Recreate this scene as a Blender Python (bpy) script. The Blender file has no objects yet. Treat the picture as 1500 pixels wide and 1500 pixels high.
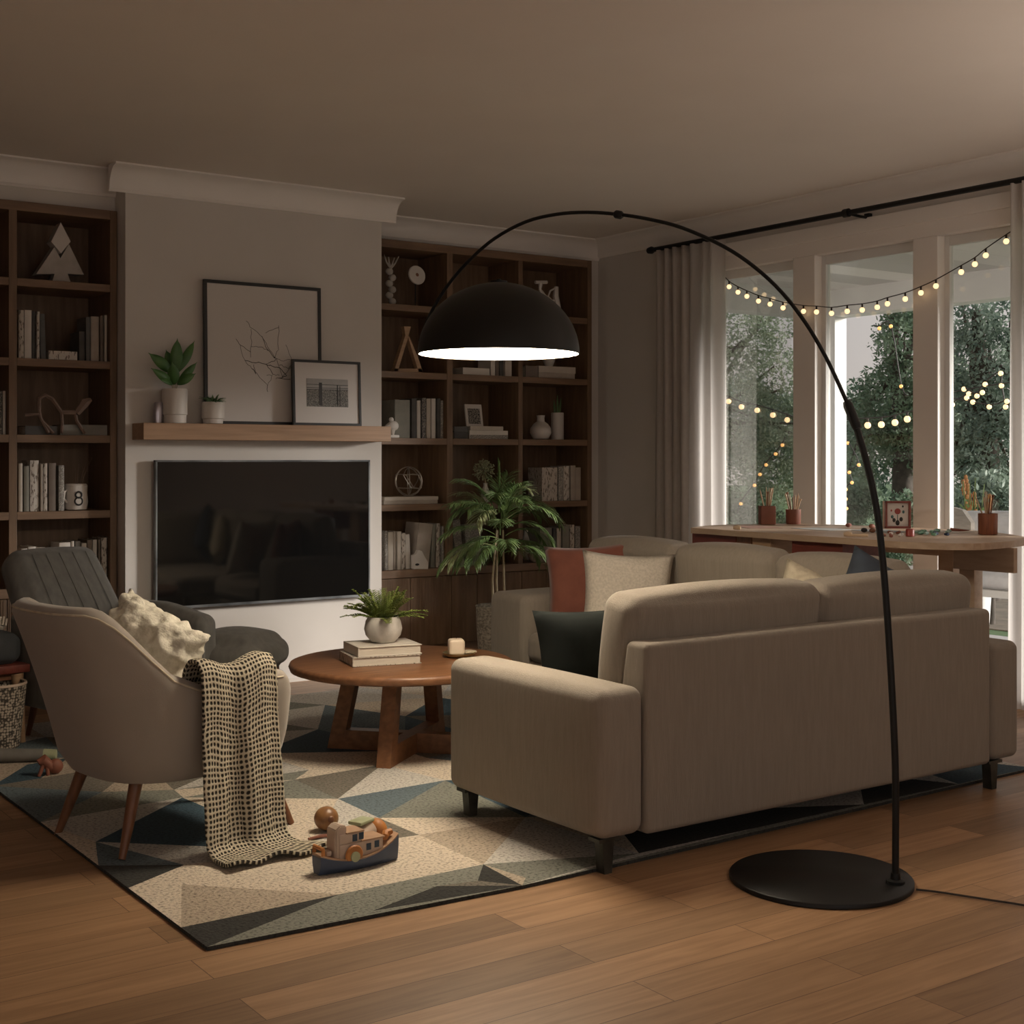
import bpy, bmesh, math, random
from math import sin, cos, pi, sqrt, atan2, radians as R
from mathutils import Vector, Matrix, Euler
from mathutils.geometry import delaunay_2d_cdt
import numpy as np
random.seed(7)
C = bpy.context.scene.collection
SC = bpy.context.scene

# ------------------------------------------------------------------ camera, world, lights, exposure
F_PX, EYE, HZ = 1997.0, 1.4, 672.0
TH = math.atan(1400/1997)
sT, cT = sin(TH), cos(TH)
cd = bpy.data.cameras.new('camera'); cam = bpy.data.objects.new('camera', cd); C.objects.link(cam)
cd.sensor_width = 36; cd.lens = F_PX/1500*36
cam.location = (0, 0, EYE); cam.rotation_euler = (pi/2, 0, -TH)
cd.shift_y = -(750-HZ)/1500.0
cd.clip_end = 200
SC.camera = cam
SC.view_settings.view_transform = 'Standard'; SC.view_settings.look = 'None'
SC.view_settings.gamma = 1; SC.view_settings.use_curve_mapping = False
SC.view_settings.exposure = 0.0

w = bpy.data.worlds.new('world'); SC.world = w; w.use_nodes = True
nt = w.node_tree; bg = nt.nodes['Background']
tc = nt.nodes.new('ShaderNodeTexCoord'); sp = nt.nodes.new('ShaderNodeSeparateXYZ'); rp = nt.nodes.new('ShaderNodeValToRGB')
nt.links.new(tc.outputs['Generated'], sp.inputs[0]); nt.links.new(sp.outputs['Z'], rp.inputs[0]); nt.links.new(rp.outputs[0], bg.inputs[0])
rp.color_ramp.elements[0].position = 0.0; rp.color_ramp.elements[0].color = (0.66, 0.58, 0.54, 1)
rp.color_ramp.elements[1].position = 0.6; rp.color_ramp.elements[1].color = (0.62, 0.66, 0.74, 1)
bg.inputs[1].default_value = 0.95

def area(name, loc, rot, size, sizey, energy, col):
    l = bpy.data.lights.new(name, 'AREA'); l.shape = 'RECTANGLE'; l.size = size; l.size_y = sizey
    l.energy = energy; l.color = col
    o = bpy.data.objects.new(name, l); C.objects.link(o); o.location = loc; o.rotation_euler = rot
    return o
# weak fill light added at the opening in the wall behind the viewer
area('fill_behind', (1.2, -3.3, 1.7), (R(84), 0, R(-8)), 4.2, 2.2, 5, (1.0, .90, .80))
area('ceiling_fill', (2.6, -.8, 2.0), (R(180), 0, 0), 1.8, 1.8, 22, (1.0, .93, .86))  # unseen fill facing up, added to brighten the ceiling
area('ceiling_fill_window_side', (5.6, 1.9, 1.5), (R(180), 0, 0), 1.4, 1.4, 27, (1.0, .87, .76))  # second added fill, lifts the ceiling and mullions beside the windows
sl = bpy.data.lights.new('evening_sun', 'SUN'); sl.energy = 7.6; sl.angle = R(14); sl.color = (1.0, .93, .88)
so = bpy.data.objects.new('evening_sun', sl); C.objects.link(so)
so.rotation_euler = Vector((.80, -.60, .21)).to_track_quat('Z', 'Y').to_euler()
LAMP_STRENGTH = 38

# ------------------------------------------------------------------ measuring helpers: photo measurements to metres
def ray(px, py):
    u = (px-750)/F_PX
    return (sT+u*cT, cT-u*sT, -(py-HZ)/F_PX)
def onY(px, py, Y):
    r = ray(px, py); t = Y/r[1]; return Vector((r[0]*t, Y, EYE+r[2]*t))
def onX(px, py, X):
    r = ray(px, py); t = X/r[0]; return Vector((X, r[1]*t, EYE+r[2]*t))
def onZ(px, py, Z):
    r = ray(px, py); t = (Z-EYE)/r[2]; return Vector((r[0]*t, r[1]*t, Z))

# ------------------------------------------------------------------ materials
def mat(name, col, rough=.6, col2=None, scale=20, stretch=(1,1,1), bump=0, bscale=200, metal=0, detail=4, sheen=0, spec=.5, coat=0, trans=0):
    m = bpy.data.materials.new(name); m.use_nodes = True; n = m.node_tree; b = n.nodes['Principled BSDF']
    b.inputs['Roughness'].default_value = rough; b.inputs['Metallic'].default_value = metal
    b.inputs['Specular IOR Level'].default_value = spec
    b.inputs['Coat Weight'].default_value = coat
    if sheen: b.inputs['Sheen Weight'].default_value = sheen
    b.inputs['Base Color'].default_value = (*col, 1)
    t = n.nodes.new('ShaderNodeTexCoord'); mp = n.nodes.new('ShaderNodeMapping'); mp.inputs['Scale'].default_value = stretch
    n.links.new(t.outputs['Object'], mp.inputs[0])
    c2 = col2 or tuple(x*.88 for x in col)
    no = n.nodes.new('ShaderNodeTexNoise'); no.inputs['Scale'].default_value = scale; no.inputs['Detail'].default_value = detail
    n.links.new(mp.outputs[0], no.inputs['Vector'])
    r = n.nodes.new('ShaderNodeValToRGB'); r.color_ramp.elements[0].position = .35; r.color_ramp.elements[1].position = .65
    r.color_ramp.elements[0].color = (*c2, 1); r.color_ramp.elements[1].color = (*col, 1)
    n.links.new(no.outputs[0], r.inputs[0]); n.links.new(r.outputs[0], b.inputs['Base Color'])
    if bump:
        n2 = n.nodes.new('ShaderNodeTexNoise'); n2.inputs['Scale'].default_value = bscale; n2.inputs['Detail'].default_value = 2
        n.links.new(mp.outputs[0], n2.inputs['Vector'])
        bp = n.nodes.new('ShaderNodeBump'); bp.inputs['Strength'].default_value = bump; bp.inputs['Distance'].default_value = .004
        n.links.new(n2.outputs[0], bp.inputs['Height']); n.links.new(bp.outputs[0], b.inputs['Normal'])
    if trans:
        tr = n.nodes.new('ShaderNodeBsdfTranslucent'); tr.inputs[0].default_value = (*col, 1)
        mx = n.nodes.new('ShaderNodeMixShader'); mx.inputs[0].default_value = trans
        n.links.new(b.outputs[0], mx.inputs[1]); n.links.new(tr.outputs[0], mx.inputs[2])
        n.links.new(mx.outputs[0], n.nodes['Material Output'].inputs[0])
    return m
def emit(name, col, s):
    m = bpy.data.materials.new(name); m.use_nodes = True; b = m.node_tree.nodes['Principled BSDF']
    b.inputs['Base Color'].default_value = (*col, 1); b.inputs['Emission Color'].default_value = (*col, 1); b.inputs['Emission Strength'].default_value = s
    return m
def marked(name, base, ink, sc=(60, 60, 18), thr=.56):
    """paper cover with printed marks"""
    m = mat(name, base, .7, bump=.1)
    n = m.node_tree; b = n.nodes['Principled BSDF']; t = n.nodes['Texture Coordinate']
    mp = n.nodes.new('ShaderNodeMapping'); mp.inputs['Scale'].default_value = sc
    no = n.nodes.new('ShaderNodeTexNoise'); no.inputs['Scale'].default_value = 1.6; no.inputs['Detail'].default_value = 3
    n.links.new(t.outputs['Object'], mp.inputs[0]); n.links.new(mp.outputs[0], no.inputs['Vector'])
    r = n.nodes.new('ShaderNodeValToRGB'); r.color_ramp.elements[0].position = thr; r.color_ramp.elements[1].position = thr+.03
    r.color_ramp.elements[0].color = (*base, 1); r.color_ramp.elements[1].color = (*ink, 1)
    n.links.new(no.outputs[0], r.inputs[0]); n.links.new(r.outputs[0], b.inputs['Base Color'])
    return m

M = {}
M['wall'] = mat('wall_paint', (.64, .595, .55), .85, (.62, .575, .53), 3, bump=.05, bscale=90)
M['ceil'] = mat('ceiling_paint', (.80, .73, .66), .9, (.78, .71, .64), 2)
M['white'] = mat('white_trim', (.84, .79, .74), .5, (.82, .77, .72), 4)
M['outwhite'] = mat('porch_white', (.74, .73, .71), .6, (.72, .71, .69), 4)
M['walnut'] = mat('bookcase_wood', (.20, .12, .068), .5, (.14, .082, .045), 5, (6, 6, .6), bump=.12, bscale=60)
M['walnut_h'] = mat('bookcase_wood_horizontal', (.23, .138, .08), .5, (.16, .095, .055), 5, (.6, 6, 6), bump=.12, bscale=60)
M['mantel'] = mat('mantel_oak', (.42, .255, .15), .45, (.33, .195, .11), 6, (.5, 6, 8), bump=.1, bscale=60)
M['teak'] = mat('coffee_table_wood', (.27, .125, .06), .4, (.18, .08, .038), 5, (1, 7, 7), bump=.08, bscale=60)
M['leg'] = mat('leg_wood', (.22, .095, .045), .4, (.15, .062, .03), 8, (6, 6, 1))
M['sofa'] = mat('sofa_fabric', (.29, .248, .203), .9, (.262, .224, .184), 22, (3.5, 3.5, .35), bump=.35, bscale=90, sheen=.1)
M['chair'] = mat('armchair_velvet', (.35, .305, .26), .8, (.325, .285, .24), 4, bump=.12, bscale=400, sheen=.3)
M['greyfab'] = mat('grey_tufted_fabric', (.155, .15, .135), .9, (.12, .115, .105), 9, (3, 3, .8), bump=.3, bscale=260, sheen=.2)
M['rust'] = mat('rust_fabric', (.25, .085, .055), .85, (.21, .068, .045), 12, bump=.2, bscale=300, sheen=.2)
M['boucle'] = mat('boucle_fabric', (.74, .70, .60), .95, (.60, .56, .46), 40, bump=.9, bscale=70)
M['creamtex'] = mat('cream_woven_fabric', (.62, .56, .48), .95, (.50, .45, .38), 90, bump=.6, bscale=200)
M['dark'] = mat('dark_green_velvet', (.014, .017, .016), .9, (.010, .012, .011), 6, spec=.12)
M['navy'] = mat('navy_fabric', (.045, .06, .085), .8, (.035, .045, .065), 12, bump=.2)
M['ivory'] = mat('ivory_fabric', (.62, .55, .42), .9, (.5, .43, .32), 40, bump=.3)
M['black'] = mat('black_metal', (.007, .007, .007), .45, (.006, .006, .006), 10, spec=.35)
M['domeblack'] = mat('dome_black_enamel', (.008, .008, .007), .5, (.007, .007, .006), 10, spec=.35)
M['domein'] = mat('dome_white_enamel', (.85, .8, .7), .5, (.85, .8, .7), 3)
M['diff'] = emit('lamp_diffuser', (1.0, .85, .64), LAMP_STRENGTH)
M['frameblk'] = mat('black_frame', (.012, .012, .012), .4, (.01, .01, .01), 10)
M['paper'] = mat('art_paper', (.62, .575, .54), .7, (.61, .565, .53), 2)
M['ink'] = mat('ink', (.03, .025, .02), .8)
M['ceramic'] = mat('white_ceramic', (.66, .61, .56), .45, (.63, .58, .53), 5)
M['ceramicm'] = mat('mottled_stoneware', (.64, .61, .57), .7, (.42, .395, .36), 9, bump=.2, bscale=60)
M['leaf'] = mat('broad_leaf', (.085, .19, .05), .4, (.05, .13, .035), 12)
M['leaf2'] = mat('succulent_leaf', (.13, .22, .09), .5, (.08, .15, .06), 20)
M['fern'] = mat('fern_leaf', (.24, .30, .06), .55, (.13, .19, .04), 25)
M['palm'] = mat('palm_leaf', (.20, .29, .10), .45, (.11, .18, .06), 18)
M['palm2'] = mat('palm_leaf_pale', (.36, .38, .19), .45, (.24, .28, .12), 18)
M['stem'] = mat('pale_stem', (.42, .34, .22), .6, (.32, .25, .15), 20)
M['basket'] = mat('woven_basket', (.42, .38, .31), .9, (.16, .14, .11), 45, (1, 1, 1.6), bump=.8, bscale=60)
M['soil'] = mat('soil', (.03, .02, .015), .95)
M['silver'] = mat('brushed_silver', (.5, .47, .52), .28, (.42, .40, .45), 6, metal=.8)
M['wire'] = mat('silver_wire', (.62, .58, .52), .3, (.5, .47, .42), 12, metal=.9)
M['brass'] = mat('aged_brass', (.40, .33, .18), .35, (.3, .24, .13), 8, metal=.8)
M['wax'] = mat('candle_wax', (.78, .66, .52), .55, (.76, .64, .5), 8)
M['sofaleg'] = mat('dark_bronze', (.10, .10, .085), .4, (.035, .035, .03), 9, metal=.5)
M['tan'] = mat('tan_wood', (.50, .33, .20), .5, (.42, .26, .15), 10, (1, 1, 6))
M['sculpt'] = mat('bone_plaster', (.50, .46, .42), .8, (.42, .38, .34), 12)
M['bent'] = mat('bent_wood', (.20, .13, .095), .6, (.15, .095, .07), 12)
M['tablewood'] = mat('ash_table_wood', (.52, .38, .27), .5, (.44, .31, .21), 5, (6, 1, 6), bump=.06)
M['redwood'] = mat('red_stained_wood', (.20, .045, .03), .5, (.15, .033, .022), 6, (6, 1, 6))
M['terracotta'] = mat('terracotta', (.25, .09, .055), .6, (.20, .07, .042), 12)
M['potwood'] = mat('chestnut_wood', (.28, .10, .05), .5, (.19, .065, .033), 10, (8, 8, 1))
M['pencil'] = mat('pale_pencil_wood', (.62, .47, .32), .6, (.5, .36, .24), 20)
M['hull'] = mat('navy_paint', (.035, .055, .105), .45, (.028, .045, .09), 20)
M['toywood'] = mat('toy_wood', (.46, .29, .18), .55, (.38, .23, .14), 14, (1, 1, 5))
M['toypale'] = mat('toy_pale_wood', (.56, .44, .35), .6, (.48, .37, .29), 14)
M['toyorange'] = mat('toy_orange', (.50, .20, .05), .5, (.4, .15, .04), 14)
M['toygreen'] = mat('toy_sage', (.40, .42, .26), .6, (.34, .36, .22), 14)
M['toyblue'] = mat('toy_window_blue', (.03, .055, .09), .4)
M['ballwood'] = mat('turned_ball_wood', (.40, .21, .08), .4, (.20, .09, .035), 14)
M['redpaint'] = mat('red_paint', (.32, .05, .035), .4, (.25, .04, .028), 20)
M['green'] = mat('green_paint', (.05, .24, .15), .4, (.2, .35, .27), 40)
M['curtain'] = mat('linen_drape', (.50, .45, .41), .95, (.47, .42, .38), 30, bump=.2, bscale=500, trans=.12)
M['sheer'] = mat('sheer_curtain', (.74, .70, .67), .95, (.71, .67, .64), 30, bump=.1, bscale=500, trans=.55)
M['bark'] = mat('bark', (.09, .07, .055), .9, (.05, .04, .03), 12, bump=.5, bscale=30)
M['grass'] = mat('lawn', (.09, .16, .05), .95, (.06, .11, .035), 30)
M['deck'] = mat('deck_boards', (.48, .45, .43), .7, (.40, .37, .35), 6, (1, 8, 8))
M['gravel'] = mat('garden_path', (.22, .17, .12), .95, (.14, .11, .08), 8)
M['outfab'] = mat('outdoor_cushion', (.66, .66, .68), .9, (.6, .6, .62), 20, bump=.2)
M['flower'] = mat('orange_flower', (.42, .20, .06), .6, (.32, .13, .04), 30)
M['bulb'] = emit('bulb_glow', (1.0, .68, .36), 1.5)
M['bulbo'] = emit('bulb_amber', (1.0, .50, .16), 1.2)
M['cord'] = mat('dark_cord', (.03, .022, .018), .6)
M['darkbrown'] = mat('dark_paint', (.02, .018, .017), .5)
M['bluegrey'] = mat('bluegrey_fabric', (.06, .065, .07), .85, (.045, .05, .055), 12, bump=.3)
BK = {
 'cream': mat('book_cream', (.55, .49, .42), .7, (.50, .44, .37), 14), 'white': mat('book_white', (.66, .61, .55), .7, (.62, .57, .51), 14),
 'beige': mat('book_beige', (.42, .36, .30), .7, (.37, .31, .26), 14), 'brown': mat('book_brown', (.20, .16, .13), .7, (.16, .125, .10), 14),
 'grey': mat('book_grey', (.22, .205, .185), .7, (.18, .17, .15), 14), 'dark': mat('book_dark', (.085, .08, .075), .7, (.06, .056, .052), 14),
 'slate': mat('book_slate', (.13, .13, .125), .7, (.10, .10, .095), 14), 'sage': mat('book_sage', (.25, .235, .195), .7, (.21, .20, .165), 14),
 'printed cream': marked('book_printed_cream', (.52, .46, .40), (.16, .13, .10)), 'printed white': marked('book_printed_white', (.60, .55, .49), (.20, .16, .13)),
 'speckled dark': marked('book_speckled_dark', (.07, .065, .06), (.38, .35, .31), (120, 120, 120), .52), 'speckled grey': marked('book_speckled_grey', (.22, .20, .18), (.45, .42, .37), (120, 120, 90), .53),
}
PAGES = mat('book_pages', (.62, .57, .49), .9, (.52, .47, .40), 3, (3, 3, 90))

# glass: clear sheet with a faint reflection
def glass(name, refl=.5):
    m = bpy.data.materials.new(name); m.use_nodes = True; n = m.node_tree; n.nodes.remove(n.nodes['Principled BSDF'])
    tr = n.nodes.new('ShaderNodeBsdfTransparent'); tr.inputs[0].default_value = (.97, .98, .97, 1)
    gl = n.nodes.new('ShaderNodeBsdfGlossy'); gl.inputs['Roughness'].default_value = .02
    fr = n.nodes.new('ShaderNodeFresnel'); fr.inputs[0].default_value = 1.45
    ml = n.nodes.new('ShaderNodeMath'); ml.operation = 'MULTIPLY'; ml.inputs[1].default_value = refl
    mx = n.nodes.new('ShaderNodeMixShader'); n.links.new(fr.outputs[0], ml.inputs[0]); n.links.new(ml.outputs[0], mx.inputs[0])
    n.links.new(tr.outputs[0], mx.inputs[1]); n.links.new(gl.outputs[0], mx.inputs[2]); n.links.new(mx.outputs[0], n.nodes['Material Output'].inputs[0])
    return m
M['glass'] = glass('window_glass')
M['screen'] = mat('tv_screen', (.006, .006, .006), .05, (.006, .006, .006), 1, spec=1.0); M['screen'].node_tree.nodes['Principled BSDF'].inputs['IOR'].default_value = 1.5
M['bezel'] = mat('tv_bezel', (.26, .27, .28), .35, (.09, .095, .1), 5, metal=.6)

# plank floor
def plank_mat(name, c1, c2, scale_x, scale_y):
    m = bpy.data.materials.new(name); m.use_nodes = True; n = m.node_tree; b = n.nodes['Principled BSDF']
    t = n.nodes.new('ShaderNodeTexCoord'); br = n.nodes.new('ShaderNodeTexBrick')
    br.inputs['Scale'].default_value = 1; br.inputs['Brick Width'].default_value = scale_x; br.inputs['Row Height'].default_value = scale_y
    br.inputs['Mortar Size'].default_value = .0016; br.inputs['Mortar Smooth'].default_value = .2; br.offset = .37; br.inputs['Bias'].default_value = 0
    br.inputs['Color1'].default_value = (0, 0, 0, 1); br.inputs['Color2'].default_value = (1, 1, 1, 1); br.inputs['Mortar'].default_value = (.5, .5, .5, 1)
    n.links.new(t.outputs['Object'], br.inputs['Vector'])
    mp = n.nodes.new('ShaderNodeMapping'); mp.inputs['Scale'].default_value = (1.2, 16, 1); n.links.new(t.outputs['Object'], mp.inputs[0])
    # shift the grain from plank to plank
    ad = n.nodes.new('ShaderNodeVectorMath'); ad.operation = 'MULTIPLY_ADD'; ad.inputs[1].default_value = (9, 9, 9)
    n.links.new(br.outputs['Color'], ad.inputs[0]); n.links.new(mp.outputs[0], ad.inputs[2])
    no = n.nodes.new('ShaderNodeTexNoise'); no.inputs['Scale'].default_value = 2.2; no.inputs['Detail'].default_value = 7; no.inputs['Distortion'].default_value = .8
    n.links.new(ad.outputs[0], no.inputs['Vector'])
    r = n.nodes.new('ShaderNodeValToRGB'); e = r.color_ramp.elements
    e[0].position = .3; e[0].color = (*c2, 1); e[1].position = .65; e[1].color = (*c1, 1)
    n.links.new(no.outputs[0], r.inputs[0])
    hs = n.nodes.new('ShaderNodeMixRGB'); hs.blend_type = 'MULTIPLY'; hs.inputs[0].default_value = .45
    n.links.new(r.outputs[0], hs.inputs[1]); n.links.new(br.outputs['Color'], hs.inputs[2])
    g = n.nodes.new('ShaderNodeMixRGB'); g.inputs[2].default_value = (c2[0]*.35, c2[1]*.3, c2[2]*.3, 1)
    n.links.new(br.outputs['Fac'], g.inputs[0]); n.links.new(hs.outputs[0], g.inputs[1]); n.links.new(g.outputs[0], b.inputs['Base Color'])
    b.inputs['Roughness'].default_value = .42
    return m
M['floor'] = plank_mat('oak_floor', (.48, .285, .155), (.34, .19, .098), 1.45, .165)
M['porchceil'] = plank_mat('porch_ceiling_boards', (.80, .76, .73), (.76, .72, .69), 30, .35)

# ------------------------------------------------------------------ mesh helpers
def new(): return bmesh.new()
def add_box(bm, x0, x1, y0, y1, z0, z1, mi=0, bev=0, seg=2):
    r = bmesh.ops.create_cube(bm, size=1); vs = r['verts']
    for v in vs:
        v.co = Vector(((x0+x1)/2+v.co.x*(x1-x0), (y0+y1)/2+v.co.y*(y1-y0), (z0+z1)/2+v.co.z*(z1-z0)))
    fs = {f for v in vs for f in v.link_faces}
    for f in fs: f.material_index = mi
    if bev:
        es = list({e for v in vs for e in v.link_edges})
        r2 = bmesh.ops.bevel(bm, geom=es, offset=bev, segments=seg, affect='EDGES', profile=.5)
        for f in r2['faces']: f.material_index = mi
        vs = list({v for f in r2['faces'] for v in f.verts} | {v for v in vs if v.is_valid})
    return vs
def add_tube(bm, pts, rad, seg=8, cap=True, mi=0):
    pts = [Vector(p) for p in pts]; n = len(pts)
    rads = rad if isinstance(rad, (list, tuple)) else [rad]*n
    rings = []; up = None
    for i, p in enumerate(pts):
        d = (pts[min(i+1, n-1)]-pts[max(i-1, 0)]).normalized()
        if up is None:
            up = Vector((0, 0, 1)) if abs(d.z) < .9 else Vector((1, 0, 0))
        a = d.cross(up).normalized(); b = a.cross(d).normalized(); up = b
        rings.append([bm.verts.new(p+(a*cos(2*pi*k/seg)+b*sin(2*pi*k/seg))*rads[i]) for k in range(seg)])
    fs = []
    for i in range(n-1):
        for k in range(seg):
            fs.append(bm.faces.new((rings[i][k], rings[i][(k+1) % seg], rings[i+1][(k+1) % seg], rings[i+1][k])))
    if cap:
        fs.append(bm.faces.new(rings[0][::-1])); fs.append(bm.faces.new(rings[-1]))
    for f in fs: f.material_index = mi
    return rings
def add_lathe(bm, prof, seg=32, cx=0, cy=0, mi=0, cap=True, sx=1, sy=1):
    rings = []
    for r, z in prof:
        rings.append([bm.verts.new((cx+r*cos(2*pi*k/seg)*sx, cy+r*sin(2*pi*k/seg)*sy, z)) for k in range(seg)])
    fs = []
    for i in range(len(prof)-1):
        for k in range(seg):
            fs.append(bm.faces.new((rings[i][k], rings[i][(k+1) % seg], rings[i+1][(k+1) % seg], rings[i+1][k])))
    if cap:
        fs.append(bm.faces.new(rings[0][::-1])); fs.append(bm.faces.new(rings[-1]))
    for f in fs: f.material_index = mi
def add_prism(bm, poly, z0, z1, mi=0, fn=None):
    """poly: list of (a,b); extruded from z0 to z1; fn maps (a,b,h)->point"""
    fn = fn or (lambda a, b, h: (a, b, h))
    lo = [bm.verts.new(fn(a, b, z0)) for a, b in poly]; hi = [bm.verts.new(fn(a, b, z1)) for a, b in poly]
    fs = [bm.faces.new(lo[::-1]), bm.faces.new(hi)]
    n = len(poly)
    for i in range(n): fs.append(bm.faces.new((lo[i], lo[(i+1) % n], hi[(i+1) % n], hi[i])))
    for f in fs: f.material_index = mi
def add_sphere(bm, c, r, seg=16, sc=(1, 1, 1), mi=0):
    q = bmesh.ops.create_uvsphere(bm, u_segments=seg, v_segments=max(6, seg//2), radius=r)
    for v in q['verts']: v.co = Vector((v.co.x*sc[0], v.co.y*sc[1], v.co.z*sc[2]))+Vector(c)
    for f in {f for v in q['verts'] for f in v.link_faces}: f.material_index = mi
    return q['verts']
def softbox(bm, x0, x1, y0, y1, z0, z1, r=.04, puff=.015, n=8, sag=0):
    """upholstered block: evenly rounded edges and a slight bulge on every face"""
    h = Vector(((x1-x0)/2, (y1-y0)/2, (z1-z0)/2)); c = Vector(((x0+x1)/2, (y0+y1)/2, (z0+z1)/2)); r = min(r, min(h)*.96)
    ax = []
    for i in range(3):
        e = [math.tan(pi/4*k/4)*r for k in range(5)]; core = [-(h[i]-r)+2*(h[i]-r)*k/n for k in range(1, n)]
        ax.append([-(h[i]-r)-t_ for t_ in e[::-1]]+core+[(h[i]-r)+t_ for t_ in e])
    cache = {}
    def vert(p):
        key = (round(p[0], 6), round(p[1], 6), round(p[2], 6))
        if key in cache: return cache[key]
        w_ = Vector(p); inner = Vector([max(-h[i]+r, min(h[i]-r, w_[i])) for i in range(3)]); d = w_-inner; out = inner+d.normalized()*r
        on = [i for i in range(3) if abs(abs(p[i])-h[i]) < 1e-6]
        if len(on) == 1:
            k = 1.0
            for i in range(3):
                if i != on[0]: k *= 1-(p[i]/h[i])**2
            out[on[0]] += math.copysign(puff*k, p[on[0]])
        cache[key] = bm.verts.new(c+out); return cache[key]
    for i in range(3):
        j, k = (i+1) % 3, (i+2) % 3
        for sg in (-1, 1):
            for a in range(len(ax[j])-1):
                for b in range(len(ax[k])-1):
                    q = []
                    for aa, bb in ((a, b), (a+1, b), (a+1, b+1), (a, b+1)):
                        p = [0, 0, 0]; p[i] = sg*h[i]; p[j] = ax[j][aa]; p[k] = ax[k][bb]; q.append(vert(p))
                    try: bm.faces.new(q if sg > 0 else q[::-1])
                    except ValueError: pass
    return list(cache.values())
def pillow_bm(wd, ht, th, pinch=.1, n=14, droop=0):
    """scatter cushion standing on its lower edge, facing -Y, pinched corners"""
    bm = new(); top = {}; 
    for s in (1, -1):
        for i in range(n+1):
            for j in range(n+1):
                u = -1+2*i/n; v = -1+2*j/n
                u = math.copysign(abs(u)**.85, u); v = math.copysign(abs(v)**.85, v)
                edge = i in (0, n) or j in (0, n)
                if edge and s == -1: top[(s, i, j)] = top[(1, i, j)]; continue
                x = wd/2*u*(1-pinch*(1-v*v)); z = ht/2*v*(1-pinch*(1-u*u))
                t = th/2*(max(0, (1-u**4)*(1-v**4)))**.55
                z -= droop*max(0, v)*(1-u*u)*ht
                wr = .006*sin(9*u+4*v)*(1-u*u)*(1-v*v)
                top[(s, i, j)] = bm.verts.new((x, -s*t+wr, z+ht/2))
    for s in (1, -1):
        for i in range(n):
            for j in range(n):
                f = [top[(s, i, j)], top[(s, i+1, j)], top[(s, i+1, j+1)], top[(s, i, j+1)]]
                bm.faces.new(f if s == 1 else f[::-1])
    return bm
def link(name, bm, material, parent=None, smooth=True, world=True, angle=40):
    bmesh.ops.recalc_face_normals(bm, faces=bm.faces)
    if parent is not None and world:
        root = parent
        while root.parent: root = root.parent
        mw = Matrix.LocRotScale(root.location, root.rotation_euler, None).inverted()
        bm.transform(mw)
    me = bpy.data.meshes.new(name); bm.to_mesh(me); bm.free()
    for m in (material if isinstance(material, (list, tuple)) else [material]): me.materials.append(m)
    o = bpy.data.objects.new(name, me); C.objects.link(o)
    if parent is not None: o.parent = parent
    if smooth and len(me.polygons):
        me.polygons.foreach_set('use_smooth', [True]*len(me.polygons))
        try: me.set_sharp_from_angle(angle=R(angle))
        except Exception: pass
    return o
def tag(o, label, cat, group=None, kind=None):
    o['label'] = label; o['category'] = cat
    if group: o['group'] = group
    if kind: o['kind'] = kind
    return o
def thing(name, label, cat, loc=(0, 0, 0), rotz=0, group=None, rot=None):
    o = bpy.data.objects.new(name, None); C.objects.link(o); o.empty_display_size = .1
    o.location = loc; o.rotation_euler = rot if rot else (0, 0, rotz)
    return tag(o, label, cat, group)
def single(name, label, cat, bm, material, loc=(0, 0, 0), rot=(0, 0, 0), group=None, world=True, **k):
    """a thing of one mesh; world=True: the bmesh is in room coordinates and is re-based at loc"""
    if world: bm.transform(Matrix.LocRotScale(Vector(loc), Euler(rot), None).inverted())
    o = link(name, bm, material, None, **k); o.location = loc; o.rotation_euler = rot
    return tag(o, label, cat, group)
def struct(name, bm, material, label=None, parent=None, **k):
    o = link(name, bm, material, parent, **k)
    if parent is None:
        o['kind'] = 'structure'; o['category'] = name.split('_')[0]
        if label: o['label'] = label
    return o
def box_struct(name, boxes, material, label, bev=0):
    bm = new()
    for b in boxes: add_box(bm, *b, bev=bev)
    return struct(name, bm, material, label, smooth=False)

# ------------------------------------------------------------------ the room
CEIL = 3.10; WX = 6.70; YB = 8.38; CHX0, CHX1, CHY = 2.716, 4.425, 7.80; YL, YR = 7.93, 8.25
X0R, Y0R = -2.6, -3.2
box_struct('floor', [(X0R, WX+.12, Y0R, YB+.6, -.12, 0)], M['floor'], 'warm oak plank floor of the living room')
box_struct('ceiling', [(X0R, WX+.12, Y0R, YB+.6, CEIL, CEIL+.12)], M['ceil'], 'plain cream ceiling above the whole room')
OY0, OY1, OZ1 = 3.55, 7.18, 2.84        # glazed opening
box_struct('wall_right', [(WX, WX+.12, Y0R, OY0, 0, CEIL), (WX, WX+.12, OY1, YB+.6, 0, CEIL), (WX, WX+.12, OY0, OY1, OZ1, CEIL)], M['wall'], 'beige wall around the tall garden windows')
box_struct('wall_left', [(X0R-.12, X0R, Y0R, YB+.6, 0, CEIL)], M['wall'], 'beige wall closing the room beside the bookcase')
box_struct('wall_front', [(X0R, -1.0, Y0R-.12, Y0R, 0, CEIL), (3.4, WX, Y0R-.12, Y0R, 0, CEIL), (-1.0, 3.4, Y0R-.12, Y0R, 2.8, CEIL), (-1.0, 3.4, Y0R-.12, Y0R, 0, .6)], M['wall'], 'beige wall behind the viewer with a wide opening')  # opening added so the fill light behind can enter
RB0, RB1 = CHX1, 6.535                  # right bookcase
LB0 = .55
box_struct('wall_back', [(X0R, WX, YB+.45, YB+.6, 0, CEIL), (RB1, WX, YB, YB+.45, 0, CEIL), (CHX1-.05, RB1, YB, YB+.45, 2.93, CEIL),
                         (X0R, LB0, YL+.06, YB+.45, 0, CEIL), (LB0, CHX0+.05, YL+.05, YB+.45, 2.86, CEIL)], M['wall'], 'beige rear wall that holds the recessed bookcases')
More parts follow.
